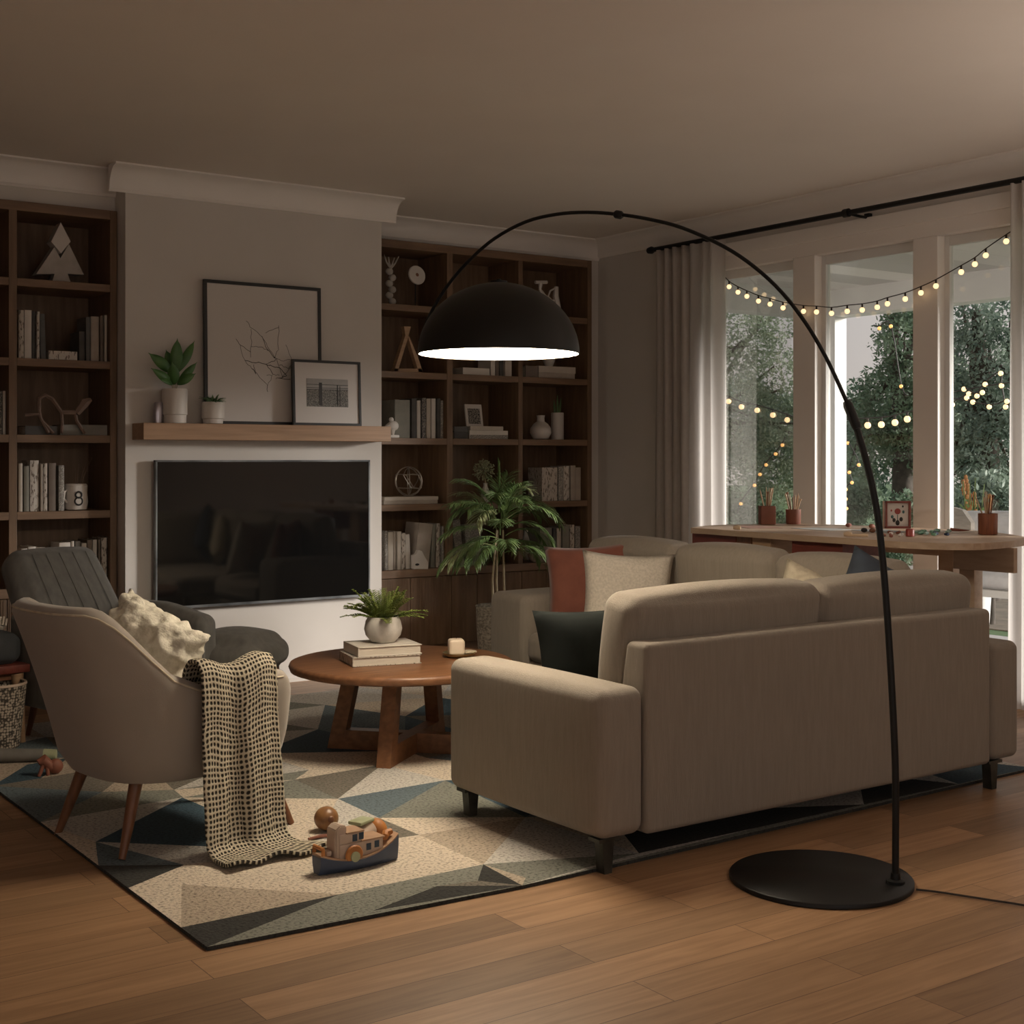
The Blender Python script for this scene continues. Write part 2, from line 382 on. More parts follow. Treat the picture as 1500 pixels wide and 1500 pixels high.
box_struct('wall_chimney', [(CHX0, CHX1, CHY, YB+.45, 0, CEIL)], M['wall'], 'pale chimney breast between the two bookcases')
# coved crown moulding
def crown(name, p0, p1, nrm, w_=.13, h_=.15, label=''):
    bm = new(); prof = [(0, -h_), (.012, -h_), (.016, -h_+.012)]
    for k in range(9):
        a = k/8*pi/2
        prof.append((.02+(w_-.035)*(1-cos(a)), -h_+.016+(h_-.03)*sin(a)))
    prof += [(w_-.012, -.012), (w_, -.01), (w_, 0), (0, 0)]
    A = [bm.verts.new((p0[0]+nrm[0]*a, p0[1]+nrm[1]*a, CEIL+b)) for a, b in prof]
    B = [bm.verts.new((p1[0]+nrm[0]*a, p1[1]+nrm[1]*a, CEIL+b)) for a, b in prof]
    n = len(prof)
    for i in range(n): bm.faces.new((A[i], A[(i+1) % n], B[(i+1) % n], B[i]))
    bm.faces.new(A); bm.faces.new(B[::-1])
    struct(name, bm, M['white'], label)
crown('trim_1', (CHX0-.10, CHY), (CHX1+.10, CHY), (0, -1), label='coved crown moulding over the chimney breast')
crown('trim_2', (CHX1, YB), (WX, YB), (0, -1), label='coved crown moulding over the tall bookcase')
crown('trim_3', (X0R, YL+.05), (CHX0, YL+.05), (0, -1), .12, .15, label='coved crown moulding over the dark bookcase')
crown('trim_4', (WX, Y0R), (WX, YB), (-1, 0), .13, .13, label='coved crown moulding over the garden windows')
box_struct('baseboard_chimney', [(CHX0, CHX1, CHY-.012, CHY, 0, .02)], M['wall'], 'low skirting at the foot of the chimney breast')
box_struct('baseboard_back', [(RB1, WX, YB-.015, YB, 0, .12)], M['white'], 'white skirting beside the tall bookcase')
# windows: three tall panes between square mullions
MUL = [(OY0, OY0+.12), (4.16, 4.32), (5.15, 5.33), (6.11, 6.30), (OY1-.10, OY1)]
box_struct('trim_5', [(WX-.02, WX+.13, OY0, OY1, 2.72, OZ1)]+[(WX-.02, WX+.13, a, b, 0, 2.72) for a, b in MUL]
           + [(WX-.035, WX, OY0-.05, OY1+.05, OZ1-.03, OZ1+.06)], M['white'], 'white mullions and head casing of the garden windows', bev=.004)
for i in range(4):
    a, b = MUL[i][1], MUL[i+1][0]
    t = thing('window_%d' % (4-i), 'tall white framed garden window pane', 'window', (WX+.06, (a+b)/2, 0)); t['kind'] = 'structure'; del t['label']
    bm = new(); s_ = .035
    for bx in ((a, a+s_, .03, 2.72), (b-s_, b, .03, 2.72), (a+s_, b-s_, .03, .10), (a+s_, b-s_, 2.66, 2.72)): add_box(bm, WX+.045, WX+.085, *bx, bev=.003)
    link('window_frame', bm, M['outwhite'], t, smooth=False)
    bm = new(); add_box(bm, WX+.06, WX+.066, a+s_, b-s_, .10, 2.66); link('glass_pane', bm, M['glass'], t, smooth=False)
box_struct('trim_6', [(WX, WX+.13, OY0, OY1, 0, .03)], M['white'], 'white threshold under the garden windows')

# ------------------------------------------------------------------ bookcases
def bookcase(name, label, x0, x1, yf, depth, ztop, xd, zs, zbase, doors, cut_left=None):
    t = thing(name, label, 'bookcase', ((x0+x1)/2, yf, 0))
    W_ = .052
    def hb(n, x0, x1, z0, z1, y0=None, y1=None, m='walnut_h'):
        bm = new(); add_box(bm, x0, x1, y0 if y0 is not None else yf, y1 if y1 is not None else yf+depth, z0, z1, bev=.002); return link(n, bm, M[m], t, smooth=False)
    hb('side_panel', x0, x0+W_*.8, .0, ztop, m='walnut'); hb('side_panel', x1-W_*.8, x1, .0, ztop, m='walnut')
    hb('top_panel', x0+W_*.8, x1-W_*.8, ztop-.055, ztop)
    hb('back_panel', x0+W_*.8, x1-W_*.8, .0, ztop, yf+depth-.02, yf+depth, m='walnut')
    xs = [x0+W_*.8]+[a for d in xd for a in d]+[x1-W_*.8]
    for d in xd: hb('divider', d[0], d[1], zs[0], ztop-.055, yf+.001, m='walnut')
    for z in zs[1:]:
        for i in range(0, len(xs), 2): hb('shelf', xs[i], xs[i+1], z-.045, z, yf+.002)
    hb('counter', x0+W_*.8, x1-W_*.8, zs[0]-.055, zs[0], yf-.004)
    hb('plinth', x0+W_*.8, x1-W_*.8, 0, zbase, yf+.04, yf+.06)
    for a, b in doors:
        bm = new(); add_box(bm, a+.0025, b-.0025, yf-.002, yf+.018, zbase, zs[0]-.06, bev=.0015)
        x = a+.012
        while x < b-.014:                              # fine reeded face
            add_box(bm, x, x+.0075, yf-.0045, yf-.002, zbase+.004, zs[0]-.064); x += .0125
        link('door', bm, M['walnut'], t, smooth=False)
    return t, xs
def px2x(px, Y): return onY(px, 600, Y).x
RZ = [.622, 1.08, 1.545, 2.01, 2.48]
rd = [(px2x(655, YR), px2x(663.5, YR)), (px2x(759.6, YR), px2x(766, YR))]
doorx = [px2x(p, YR) for p in (560, 601, 661, 699, 738, 764, 800, 831, 862)]; doorx[0] = RB0+.002; doorx[-1] = RB1-.002
_, XSR = bookcase('bookcase', 'tall walnut built-in bookcase of three bays between chimney breast and windows', RB0, RB1, YR, .42, 2.925, rd, RZ, .08,
         [(doorx[i], doorx[i+1]) for i in range(8)])
LZ = [.665, 1.098, 1.537, 1.972, 2.425]
ld = [(px2x(13, YL), px2x(25, YL))]
_, XSL = bookcase('bookcase', 'dark walnut built-in bookcase behind the two armchairs', 1.35, CHX0-.004, YL, .42, 2.862, ld, LZ, .08,
         [(1.36, ld[0][0]-.01), (ld[0][0]-.01, 2.39), (2.39, CHX0-.008)])

# ------------------------------------------------------------------ books
ORD = ['first', 'second', 'third', 'fourth', 'fifth', 'sixth', 'seventh', 'eighth', 'ninth', 'tenth', 'eleventh', 'twelfth', 'thirteenth', 'fourteenth']
def book(label, group, x0, x1, y, z, h, d, key, tilt=0, flat=False, yaw=0, face=0):
    """standing: spine towards the room, x0..x1 is its thickness. flat: lies, long edge towards the room, h is its thickness"""
    w_ = x1-x0; c = ((x0+x1)/2, y, z)
    t = thing('book', label, 'book', c, group=group, rot=(0, tilt, yaw))
    bm = new(); k = .0025
    if not flat:
        a, b = -w_/2+.0006, w_/2-.0006
        add_box(bm, a, a+k, 0, d, 0, h); add_box(bm, b-k, b, 0, d, 0, h)
        n = 6; poly = [(a, .004)]
        for i in range(n+1): poly.append((a+(b-a)*i/n, -.004*sin(pi*i/n)))
        poly.append((b, .004)); add_prism(bm, poly, 0, h)
        if w_ > .02:                                    # raised bands on the spine
            for q in (.14, .86): add_box(bm, a+.002, b-.002, -.0052, 0, h*q, h*q+.003)
        link('cover', bm, BK[key], t, world=False, smooth=False)
        bm = new(); add_box(bm, a+k, b-k, .004, d-.004, .003, h-.003); link('pages', bm, PAGES, t, world=False, smooth=False)
    else:
        a, b = -w_/2, w_/2
        add_box(bm, a, b, 0, d, 0, k); add_box(bm, a, b, 0, d, h-k, h); add_box(bm, a, b, -.001, .004, 0, h)
        link('cover', bm, BK[key], t, world=False, smooth=False)
        bm = new(); add_box(bm, a+.004, b-.004, .004, d-.004, k, h-k); link('pages', bm, PAGES, t, world=False, smooth=False)
    return t
def inbay(p, q, Y):
    XS = XSL if Y < 8.1 else XSR; m = (p+q)/2
    for i in range(0, len(XS), 2):
        if XS[i]-.08 < m < XS[i+1]+.08 and (XS[i] < m < XS[i+1] or True):
            if m < XS[i+1]:
                lo, hi = XS[i]+.003, XS[i+1]-.003; w_ = q-p
                if p < lo: p = lo; q = max(q, p+.6*w_)
                if q > hi: q = hi; p = min(p, q-.6*w_)
                return p, q
    return p, q
def row(specs, zsh, Y, where, group):
    for i, s in enumerate(specs):
        a, b, top, key = s[:4]; tilt = s[4] if len(s) > 4 else 0; dep = s[5] if len(s) > 5 else .17
        y = Y+.035+.006*((i*7) % 3)
        p, q = inbay(px2x(a, Y+.041), px2x(b, Y+.041), Y); p += .0012; q -= .0012; h = onY((a+b)/2, top, y).z-zsh
        last = ' at the end' if i == len(specs)-1 and len(specs) > 2 else ''
        book('%s book standing %s from left, %s' % (key, ORD[i], where), group, p, q, y, zsh+(.001 if not tilt else abs(sin(R(tilt)))*(q-p)/2+.001), h, dep, key, R(tilt))
row([(26.5,35,454.5,'printed cream'),(35.3,46.7,454.5,'white'),(47,52.6,456,'dark'),(53,58,456.7,'printed white'),(59.5,68,460,'slate',-2)], LZ[3], YL, 'under the wooden tree ornament', 'books left of the flat book, under the tree ornament')
row([(115,124,486,'dark'),(125.5,133,464.7,'slate'),(133.3,145.6,464,'beige'),(146,151.3,463,'brown'),(152.4,160.5,462,'cream'),(161,168,466,'beige')], LZ[3], YL, 'beside the chimney breast under the tree ornament', 'books at the end of the shelf under the tree ornament')
row([(26.5,33,679,'cream'),(34.7,43,683,'sage'),(44,57.5,674.7,'printed white'),(58,62.5,680,'beige'),(62.8,69.6,679,'printed cream'),(71.5,83,678.7,'brown'),(85,94,682,'speckled grey')], LZ[1], YL, 'in the row beside the mug with an eight', 'books beside the mug')
row([(30,40,804,'printed white'),(41,53,801,'white'),(53.5,67,802,'cream'),(86,103,795,'white'),(103.5,109,793,'cream'),(110,118.5,793,'grey'),(119,126.6,796,'white'),(127,135.6,791,'brown'),(136,142.6,791,'white'),(143,147,790,'brown'),(148,156.7,788,'printed cream'),(157.4,164,786,'speckled dark'),(165.5,169,791,'cream')], LZ[0], YL, 'in the row behind the grey armchair', 'books behind the grey armchair')
row([(-14,-5,575,'cream'),(-4.5,3.6,573,'speckled dark'),(4,11,573,'white')], LZ[2], YL, 'in the narrow bay at the photo edge', 'books in the narrow bay')
row([(577.5,600,586,'sage',0,.19),(602.6,610.6,584,'dark'),(611,617,587,'white'),(617.4,623.8,583,'speckled dark'),(624.4,631,584,'cream'),(632,639,584,'white'),(639.4,644.6,584,'dark'),(645,649.6,587,'speckled grey')], RZ[2], YR, 'in the row next to the white bird', 'books next to the white bird ornament')
row([(562.5,567.4,778,'speckled grey'),(568,576.2,779.6,'cream'),(576.5,580.8,779,'beige'),(581.2,587.2,779,'cream'),(587.6,594,781,'printed cream'),(595,603,783,'white',-3)], RZ[0], YR, 'in the low row under the wire sphere', 'books under the wire sphere')
row([(606,627,768,'beige',7,.18),(630.5,636.5,768,'sage',3),(639,645.4,767,'printed cream'),(646.5,652.4,771,'speckled grey')], RZ[0], YR, 'behind the white peaked ornament', 'books behind the white ornament')
row([(668,680,762,'speckled grey',-7,.18),(684,708,768,'speckled grey',-4,.06)], RZ[0], YR, 'low shelf behind the palm leaves', 'books behind the palm')
row([(790,808,773.6,'sage',0,.18),(810,815,774,'dark'),(816,822.6,774,'cream'),(823,833.6,771,'sage'),(834.6,841.6,769,'printed cream'),(843,851,771,'speckled grey')], RZ[0], YR, 'on the lowest shelf above the rust cushion', 'books above the rust cushion')
row([(793,816,685,'printed cream',0,.18),(817.5,825.6,684,'speckled grey'),(826,834.6,683,'printed white'),(835,842.6,682,'beige'),(843,851,685,'beige')], RZ[1], YR, 'on the shelf below the round vase', 'books below the round vase')
row([(718,725,525,'white'),(726,731,526,'brown'),(732,738,526,'dark'),(739,749,526,'cream')], RZ[3], YR, 'beneath the lamp shade', 'books beneath the lamp shade')
def flats(lst, zsh, Y, group):
    z = zsh+.001
    for i, (a, b, h, key, lab, dep) in enumerate(lst):
        y = Y+.03
        book(lab, group, px2x(a, y), px2x(b, y), y, z, h, dep, key, flat=True); z += h+.0008
flats([(71.5, 113, .05, 'printed white', 'pale book lying flat with dark printed edge between standing books', .15)], LZ[3], YL, None)
flats([(37, 84, .05, 'dark', 'dark book lying flat under the bent wooden animal', .16)], LZ[2], YL, 'flat books under the bent wooden animal')
flats([(88, 157, .06, 'grey', 'grey book lying flat beside the bent wooden animal', .16)], LZ[2], YL, 'flat books under the bent wooden animal')
flats([(687, 744, .028, 'speckled grey', 'grey marked book at the bottom of the stack under the photo frame', .2), (688, 744, .032, 'white', 'white book in the middle of the stack under the photo frame', .2), (689, 737, .03, 'cream', 'thin cream book on top of the stack under the photo frame', .18)], RZ[2], YR, 'stack under the photo frame')
flats([(665.5, 685.5, .05, 'dark', 'dark book lying beneath another beside the white stack', .2), (665.5, 685, .035, 'slate', 'dark slate book lying on top beside the white stack', .2)], RZ[2], YR, 'dark flat books beside the white stack')
flats([(562, 641, .026, 'beige', 'beige book lying lowest under the wire sphere', .2), (563, 642, .024, 'cream', 'cream book lying directly under the wire sphere', .2)], RZ[1], YR, 'flat books under the wire sphere')
flats([(678, 717, .05, 'white', 'white thick book lying flat beneath the black lamp shade', .2)], RZ[3], YR, None)
flats([(770, 788, .085, 'brown', 'brown box-like book beside the stack under the small bowl', .2)], RZ[3], YR, None)
flats([(789, 842, .04, 'beige', 'beige book lying at the bottom under the small bowl', .2), (789, 843, .048, 'cream', 'cream book lying on top under the small bowl', .2)], RZ[3], YR, 'stack under the small bowl')

# ------------------------------------------------------------------ ornaments on the shelves
def place(px, Y, z): return Vector((px2x(px, Y), Y, z))
# wooden tree in the dark bookcase
Yt = YL+.12; P = lambda px, py, Y=Yt: (onY(px, py, Y).x, onY(px, py, Y).z)
t = thing('tree_ornament', 'pale wooden fir tree cut-out on the top shelf of the dark bookcase', 'ornament', place(90, Yt, LZ[4]))
base = [(53,399),(80,359),(88.5,376),(101,355),(123,400),(99,398.5),(104,412),(76,412),(80,398.5)]
bm = new(); z0 = LZ[4]-min(P(*q)[1] for q in base)
add_prism(bm, [(P(*q)[0], P(*q)[1]+z0) for q in base], Yt, Yt+.09, fn=lambda a, b, h: (a, h, b)); link('tree_base', bm, M['sculpt'], t, smooth=False)
bm = new(); add_prism(bm, [(P(*q)[0], P(*q)[1]+z0) for q in [(87.5,324),(102,352),(88,369),(73.5,352)]], Yt-.02, Yt+.07, fn=lambda a, b, h: (a, h, b)); link('tree_tip', bm, M['ceramic'], t, smooth=False)
# bent wood animal
Ya = YL+.015; t = thing('animal_sculpture', 'dark bent wooden animal sculpture stepping over flat books', 'sculpture', place(90, Ya, LZ[2]))
def pl(bm, pts, r, Y, zmin=0):
    r0 = max(r) if isinstance(r, list) else r
    add_tube(bm, [(onY(a, b, Y).x, Y, max(onY(a, b, Y).z, zmin+r0)) for a, b in pts], r, 6)
zz = LZ[2]
bm = new(); pl(bm, [(57,600),(57,584),(66,579),(76,584),(90,604)], .012, Ya, zz); pl(bm, [(90,604),(113,604),(124,594)], .014, Ya, zz); link('body', bm, M['bent'], t)
bm = new(); pl(bm, [(112,606),(124,590),(133,585)], [.018,.03,.012], Ya, zz); link('head', bm, M['bent'], t)
for pts in ([(90,603),(91,620),(90,637)], [(110,604),(112,616),(124,637)], [(36,608),(57,607),(71,637)], [(57,600),(60,615),(78,637)]):
    bm = new(); pl(bm, pts, .010, Ya, zz); link('leg', bm, M['bent'], t)
# mug with an 8
Ym = YL+.09; c = place(111, Ym, LZ[1]); t = thing('mug', 'cream lumpy mug bearing a dark 8 and holding dry twigs', 'mug', c)
bm = new(); add_lathe(bm, [(.045,0),(.062,.006),(.070,.05),(.064,.10),(.066,.145),(.058,.155),(.052,.145),(.05,.03)], 28, c.x, c.y); 
for v in bm.verts: v.co.z += c.z
link('body', bm, M['ceramic'], t)
bm = new(); add_tube(bm, [(c.x-.055, c.y-.02, c.z+.12),(c.x-.075,c.y-.03,c.z+.11),(c.x-.08,c.y-.03,c.z+.07),(c.x-.06,c.y-.03,c.z+.045)], .007, 8); link('handle', bm, M['ceramic'], t)
bm = new()
for zc, rr in ((.092, .018), (.055, .022)):
    add_tube(bm, [(c.x-.004+rr*cos(a*pi/8), c.y-.0705+.004*(cos(a*pi/8))**2, c.z+zc+rr*sin(a*pi/8)) for a in range(17)], .0048, 6, cap=False)
link('numeral', bm, M['darkbrown'], t)
for dx, dz in ((.0, .10), (.06, .13), (.02, .12), (.09, .16)):
    bm = new(); add_tube(bm, [(c.x, c.y, c.z+.03), (c.x+dx*.6, c.y, c.z+.15+dz*.4), (c.x+dx*1.1, c.y+.01, c.z+.15+dz)], [.002,.0018,.001], 5); link('twig', bm, M['bent'], t)
# totem of stacked shells + disc ornament (one bay)
Yo = YR+.1; c = place(572.5, Yo, RZ[4])
bm = new()
for k in range(6): add_sphere(bm, (c.x+.012*(-1)**k, c.y, c.z+.028+k*.042), .03, 12, (1, .7, .85))
for a in (-.05, -.02, .02, .05): add_tube(bm, [(c.x, c.y, c.z+.26), (c.x+a*.7, c.y, c.z+.30), (c.x+a*1.2, c.y-.01, c.z+.33+abs(a)*.4)], [.008,.006,.003], 6)
single('totem_ornament', 'grey totem of stacked shells with antler top in the top bay', 'ornament', bm, M['sculpt'], c)
c = place(611, Yo, RZ[4]); t = thing('disc_ornament', 'round white disc with a dark hub on a thin stand', 'ornament', c)
bm = new(); rc = onY(610.5, 403, Yo).z; cx = px2x(610.5, Yo)
prof = [(.014, -.008), (.066, -.008), (.07, 0), (.066, .008), (.014, .008)]
add_lathe(bm, prof, 28); bm.transform(Matrix.Translation((cx, Yo, rc)) @ Matrix.Rotation(R(80), 4, 'X')); link('disc', bm, M['ceramic'], t)
bm = new(); add_sphere(bm, (cx, Yo, rc), .017, 12, (1, .8, 1)); link('hub', bm, M['leg'], t)
bm = new(); add_tube(bm, [(cx, Yo+.02, rc-.05), (cx, Yo+.02, RZ[4]+.01)], .004, 6); add_box(bm, cx-.05, cx+.05, Yo-.01, Yo+.05, RZ[4], RZ[4]+.01); link('stand', bm, M['black'], t)
# A-frame ornament
Yf = YR+.05; c = place(597, Yf, RZ[3]); bm = new()
q = lambda a, b: (px2x(a, Yf), onY(a, b, Yf).z)
zb = RZ[3]-q(598, 543.5)[1]
for poly in ([(592,476.5),(602,476.5),(597.6,492),(594.2,491)], [(594,489),(598,492),(582.5,543.5),(577,543.5)], [(597,489),(600,492),(612,521),(619.5,543.5),(613.5,543.5),(607,522)], [(578,538),(618,538),(619.5,543.5),(577,543.5)]):
    add_prism(bm, [(q(*v)[0], max(q(*v)[1]+zb, RZ[3]+.0005)) for v in poly], Yf, Yf+.045, fn=lambda a, b, h: (a, h, b))
single('frame_ornament', 'tan wooden open triangle ornament left of the black lamp shade', 'ornament', bm, M['tan'], c, smooth=False)
# bird
Yb_ = YR+.0; c = place(575, YR+.03, RZ[2]); t = thing('bird_ornament', 'white porcelain bird on a little white plinth at the mantel end', 'ornament', c)
bm = new(); add_box(bm, c.x-.05, c.x+.045, c.y-.02, c.y+.03, c.z+.0005, c.z+.022, bev=.004); link('plinth', bm, M['ceramic'], t)
bm = new(); add_sphere(bm, (c.x+.003, c.y, c.z+.085), .045, 18, (1, .6, .8)); add_sphere(bm, (c.x-.01, c.y, c.z+.128), .018, 12)
add_tube(bm, [(c.x-.03,c.y,c.z+.08),(c.x-.07,c.y,c.z+.06),(c.x-.085,c.y,c.z+.062)], [.025,.012,.004], 8); add_tube(bm, [(c.x,c.y,c.z+.06),(c.x,c.y,c.z+.02)], [.02,.012], 8); link('body', bm, M['ceramic'], t)
# bone-like figurine
Yq = YR+.09; c = place(806, Yq, RZ[4]); t = thing('figurine', 'pale bone-like figurines leaning together above the lamp shade', 'figurine', c)
bm = new(); pl(bm, [(784,413.5),(801,413.5)], .014, Yq); pl(bm, [(792,415),(791,424),(796,433),(805,440)], [.018,.012,.018,.012], Yq); link('spool', bm, M['ceramic'], t)
bm = new(); pl(bm, [(815,420),(814,434),(817,448),(818,466)], [.016,.024,.022,.028], Yq, RZ[4]); pl(bm, [(814,422),(806,426),(803,434),(808,440),(815,440)], .007, Yq); link('torso', bm, M['ceramic'], t)
# little photo frame on the stack
ztop = RZ[2]+.001+.028+.032+.03+.003
Yp = YR+.13; c = Vector((px2x(696, Yp), Yp, ztop)); t = thing('photo_frame', 'small white photo frame leaning on the stack of three books', 'photo frame', c, rot=(R(-9), 0, R(4)))
hw, hh = .078, .165
bm = new(); add_box(bm, -hw, hw, 0, .012, 0, hh, bev=.002); link('frame', bm, M['ceramic'], t, world=False, smooth=False)
bm = new(); add_box(bm, -hw+.022, hw-.022, -.001, 0, .018, hh-.032); link('photo', bm, marked('tiny_photo', (.30, .27, .23), (.04, .035, .03), (90, 90, 60), .5), t, world=False, smooth=False)
# vases
def vase(name, label, px, Y, z, prof, m, seg=36):
    c = place(px, Y, z); bm = new(); add_lathe(bm, prof, seg)
    return single(name, label, 'vase', bm, m, c, world=False)
vase('round_vase', 'round matt cream vase with a short neck beside the snake plant', 792, YR+.12, RZ[2], [(.03,0),(.06,.008),(.082,.05),(.08,.085),(.055,.12),(.03,.138),(.028,.165),(.033,.185),(.026,.185),(.022,.14)], M['ceramic'])
c = place(816.5, YR+.2, RZ[2]); t = thing('potted_snake_plant', 'tall cream cylinder pot with thin green snake plant leaves', 'potted plant', c)
bm = new(); add_lathe(bm, [(.045,0),(.05,.005),(.05,.208),(.046,.212),(.042,.205),(.042,.05)], 28); link('pot', bm, M['ceramic'], t, world=False)
for dx, h, ln in ((-.024, .10, -.01), (0, .14, 0), (.02, .12, .015), (.005, .09, -.005)):
    bm = new(); add_tube(bm, [(dx,0,.17),(dx+ln*.5,0,.21+h*.5),(dx+ln,0,.21+h)], [.008,.010,.002], 6); bm.transform(Matrix.Diagonal((1,.5,1,1))); link('leaf', bm, M['leaf2'], t, world=False)
# wire sphere
rad = .108; c = place(598.5, YR+.12, RZ[1]+.053); bm = new(); random.seed(3)
cc = Vector((0, 0, rad-.002)); pv = []
ico = bmesh.new(); bmesh.ops.create_icosphere(ico, subdivisions=1, radius=rad-.006)
for e in ico.edges:
    if random.random() < .62: add_tube(bm, [cc+e.verts[0].co, cc+((e.verts[0].co+e.verts[1].co)/2)*1.1, cc+e.verts[1].co], .0035, 6)
for ax in (0, 1.1, 2.2): add_tube(bm, [cc+Vector((cos(a*pi/12)*cos(ax), cos(a*pi/12)*sin(ax), sin(a*pi/12)))*(rad-.004) for a in range(25)], .0035, 6, cap=False)
ico.free(); single('wire_sphere', 'silver wire sphere sitting on two pale books', 'ornament', bm, M['wire'], c, world=False)
# white peaked ornament
Yw = YR+.012; c = place(615, Yw, RZ[0]); bm = new()
wq = lambda a, b: (px2x(a, Yw), onY(a, b, Yw).z)
zb = RZ[0]-wq(615, 832)[1]
add_prism(bm, [(wq(*v)[0], wq(*v)[1]+zb) for v in [(603.5,832),(603.5,812),(608,810),(611,804),(616,806),(620,814),(625,822),(625,832)]], Yw-.02, Yw+.012, fn=lambda a, b, h: (a, h, b))
t = thing('peaked_ornament', 'small white porcelain block with a peaked top before leaning books', 'ornament', c)
o = link('body', bm, M['ceramic'], t, smooth=False)
bm = new(); add_sphere(bm, (px2x(609, Yw), Yw-.02, RZ[0]+.033), .012, 10, (1.5, .3, .7)); link('opening', bm, M['darkbrown'], t)
# small bowl on flat stack
vase('small_bowl', 'small pale bowl standing on two flat books behind the lamp shade', 804, YR+.12, RZ[3]+.091, [(.02,0),(.03,.004),(.048,.05),(.05,.062),(.046,.062),(.02,.01)], M['ceramic'])
vase('squat_vase', 'squat pinkish bottle vase with tiny neck behind the palm', 789-1.5, YR+.012, RZ[0], [(.03,0),(.05,.012),(.072,.045),(.075,.06),(.055,.085),(.02,.098),(.012,.105),(.014,.125),(.010,.125),(.008,.1)], mat('blush_stoneware', (.42, .33, .28), .7))
vase('tall_bottle_vase', 'grey upright bottle vase partly hidden by palm leaves', 764+6, YR+.2, RZ[0], [(.03,0),(.045,.01),(.05,.12),(.03,.17),(.016,.20),(.018,.25),(.012,.25),(.01,.2)], M['ceramicm'])
# allium in a vase in the middle bay
c = place(711, YR+.12, RZ[1]); t = thing('allium_vase', 'round white allium flower head in a slender vase above the palm', 'vase', c)
bm = new(); add_lathe(bm, [(.03,0),(.036,.01),(.03,.08),(.014,.12),(.016,.14),(.012,.14),(.01,.12)], 24); link('vase', bm, M['ceramic'], t, world=False)
bm = new(); add_tube(bm, [(0,0,.03),(0,0,.15),(-.015,0,.20)], .006, 6); link('stem', bm, M['stem'], t, world=False)
bm = new(); random.seed(5)
for k in range(130):
    a = random.random()*2*pi; zz_ = random.uniform(-1, 1); rr = sqrt(1-zz_*zz_); d = Vector((rr*cos(a), rr*sin(a), zz_))*random.uniform(.06, .085)
    cc = Vector((-.016, 0, .235)); add_tube(bm, [cc+d*.2, cc+d], [.0015, .001], 3); add_sphere(bm, cc+d, .0055, 6)
link('flower_head', bm, M['toygreen'], t, world=False)
#@@PART2
# ------------------------------------------------------------------ mantel, television, pictures
MZ = 1.607
bm = new(); add_box(bm, 2.756, 4.387, 7.61, 7.80, 1.510, MZ, bev=.003); single('mantel_shelf', 'thick oak floating mantel shelf on the chimney breast', 'shelf', bm, M['mantel'], (3.57, 7.8, 1.51), smooth=False)
t = thing('television', 'large wall-mounted black television under the oak mantel', 'television', (3.59, 7.80, .51))
TX0, TX1, TZ0, TZ1, TY = 2.872, 4.302, .512, 1.392, 7.735
bm = new(); b_ = .011
for q in ((TX0, TX1, TZ0, TZ0+.016), (TX0, TX1, TZ1-b_, TZ1), (TX0, TX0+b_, TZ0, TZ1), (TX1-b_, TX1, TZ0, TZ1)): add_box(bm, q[0], q[1], TY-.004, TY+.03, q[2], q[3], bev=.001)
link('bezel', bm, M['bezel'], t, smooth=False)
bm = new(); add_box(bm, TX0+b_, TX1-b_, TY, TY+.01, TZ0+.016, TZ1-b_); link('screen', bm, M['screen'], t, smooth=False)
bm = new(); add_box(bm, TX0+.05, TX1-.05, TY+.01, 7.799, TZ0+.06, TZ1-.06); link('back_housing', bm, M['black'], t, smooth=False)

def picture(name, label, x0, x1, h, y, lean, fw):
    t = thing(name, label, 'picture', ((x0+x1)/2, y, MZ+.001), rot=(R(-lean), 0, 0)); W2 = (x1-x0)/2
    bm = new()
    for q in ((-W2, W2, 0, fw), (-W2, W2, h-fw, h), (-W2, -W2+fw, fw, h-fw), (W2-fw, W2, fw, h-fw)): add_box(bm, q[0], q[1], 0, .022, q[2], q[3], bev=.001)
    link('frame', bm, M['frameblk'], t, world=False, smooth=False)
    bm = new(); add_box(bm, -W2+fw, W2-fw, .008, .016, fw, h-fw); link('mat_board', bm, M['paper'], t, world=False, smooth=False)
    return t
yA = 7.735; xa, xb = px2x(300.5, yA), px2x(472, yA); hA = onY(386, 415, yA).z-MZ
t = picture('framed_print', 'large black framed print of fine bare branches leaning on the mantel', xa, xb, hA, yA, 1.2, .02)
bm = new(); S = lambda a, b: (200+a*.2667, 390+b*.2667)
for line in ([(612,300),(640,340),(700,385),(735,460),(775,510),(805,610),(770,620)], [(640,340),(637,440),(633,500)], [(555,400),(580,430),(635,470)], [(575,430),(600,520),(640,560),(725,655),(755,595),(720,600)],
             [(725,655),(725,690)], [(600,520),(680,530),(740,545)], [(790,325),(785,460),(765,505)], [(720,365),(790,335)], [(825,430),(850,490),(868,540)], [(755,595),(790,600)], [(775,510),(720,540),(755,595)],
             [(790,540),(840,560),(866,520)], [(805,612),(855,555)], [(637,440),(690,440),(730,465)], [(640,560),(660,590),(650,540)], [(700,385),(712,440),(765,505)], [(740,545),(790,560),(830,600),(805,612)], [(780,615),(850,620)], [(760,500),(800,520),(850,512)]):
    pts = []
    for k in range(len(line)-1):
        for f in range(4):
            a = line[k][0]+(line[k+1][0]-line[k][0])*f/4+random.uniform(-4, 4); b = line[k][1]+(line[k+1][1]-line[k][1])*f/4+random.uniform(-4, 4); pts.append((a, b))
    pts.append(line[-1]); w3 = [onY(*S(*p_), yA) for p_ in pts]
    add_tube(bm, [(p_.x-(xa+xb)/2, .0078, p_.z-MZ) for p_ in w3], random.uniform(.0011, .0021), 4)
link('branch_drawing', bm, M['ink'], t, world=False)
yB = 7.665; xa, xb = px2x(430, yB), px2x(530, yB); hB = onY(480, 528, yB).z-MZ
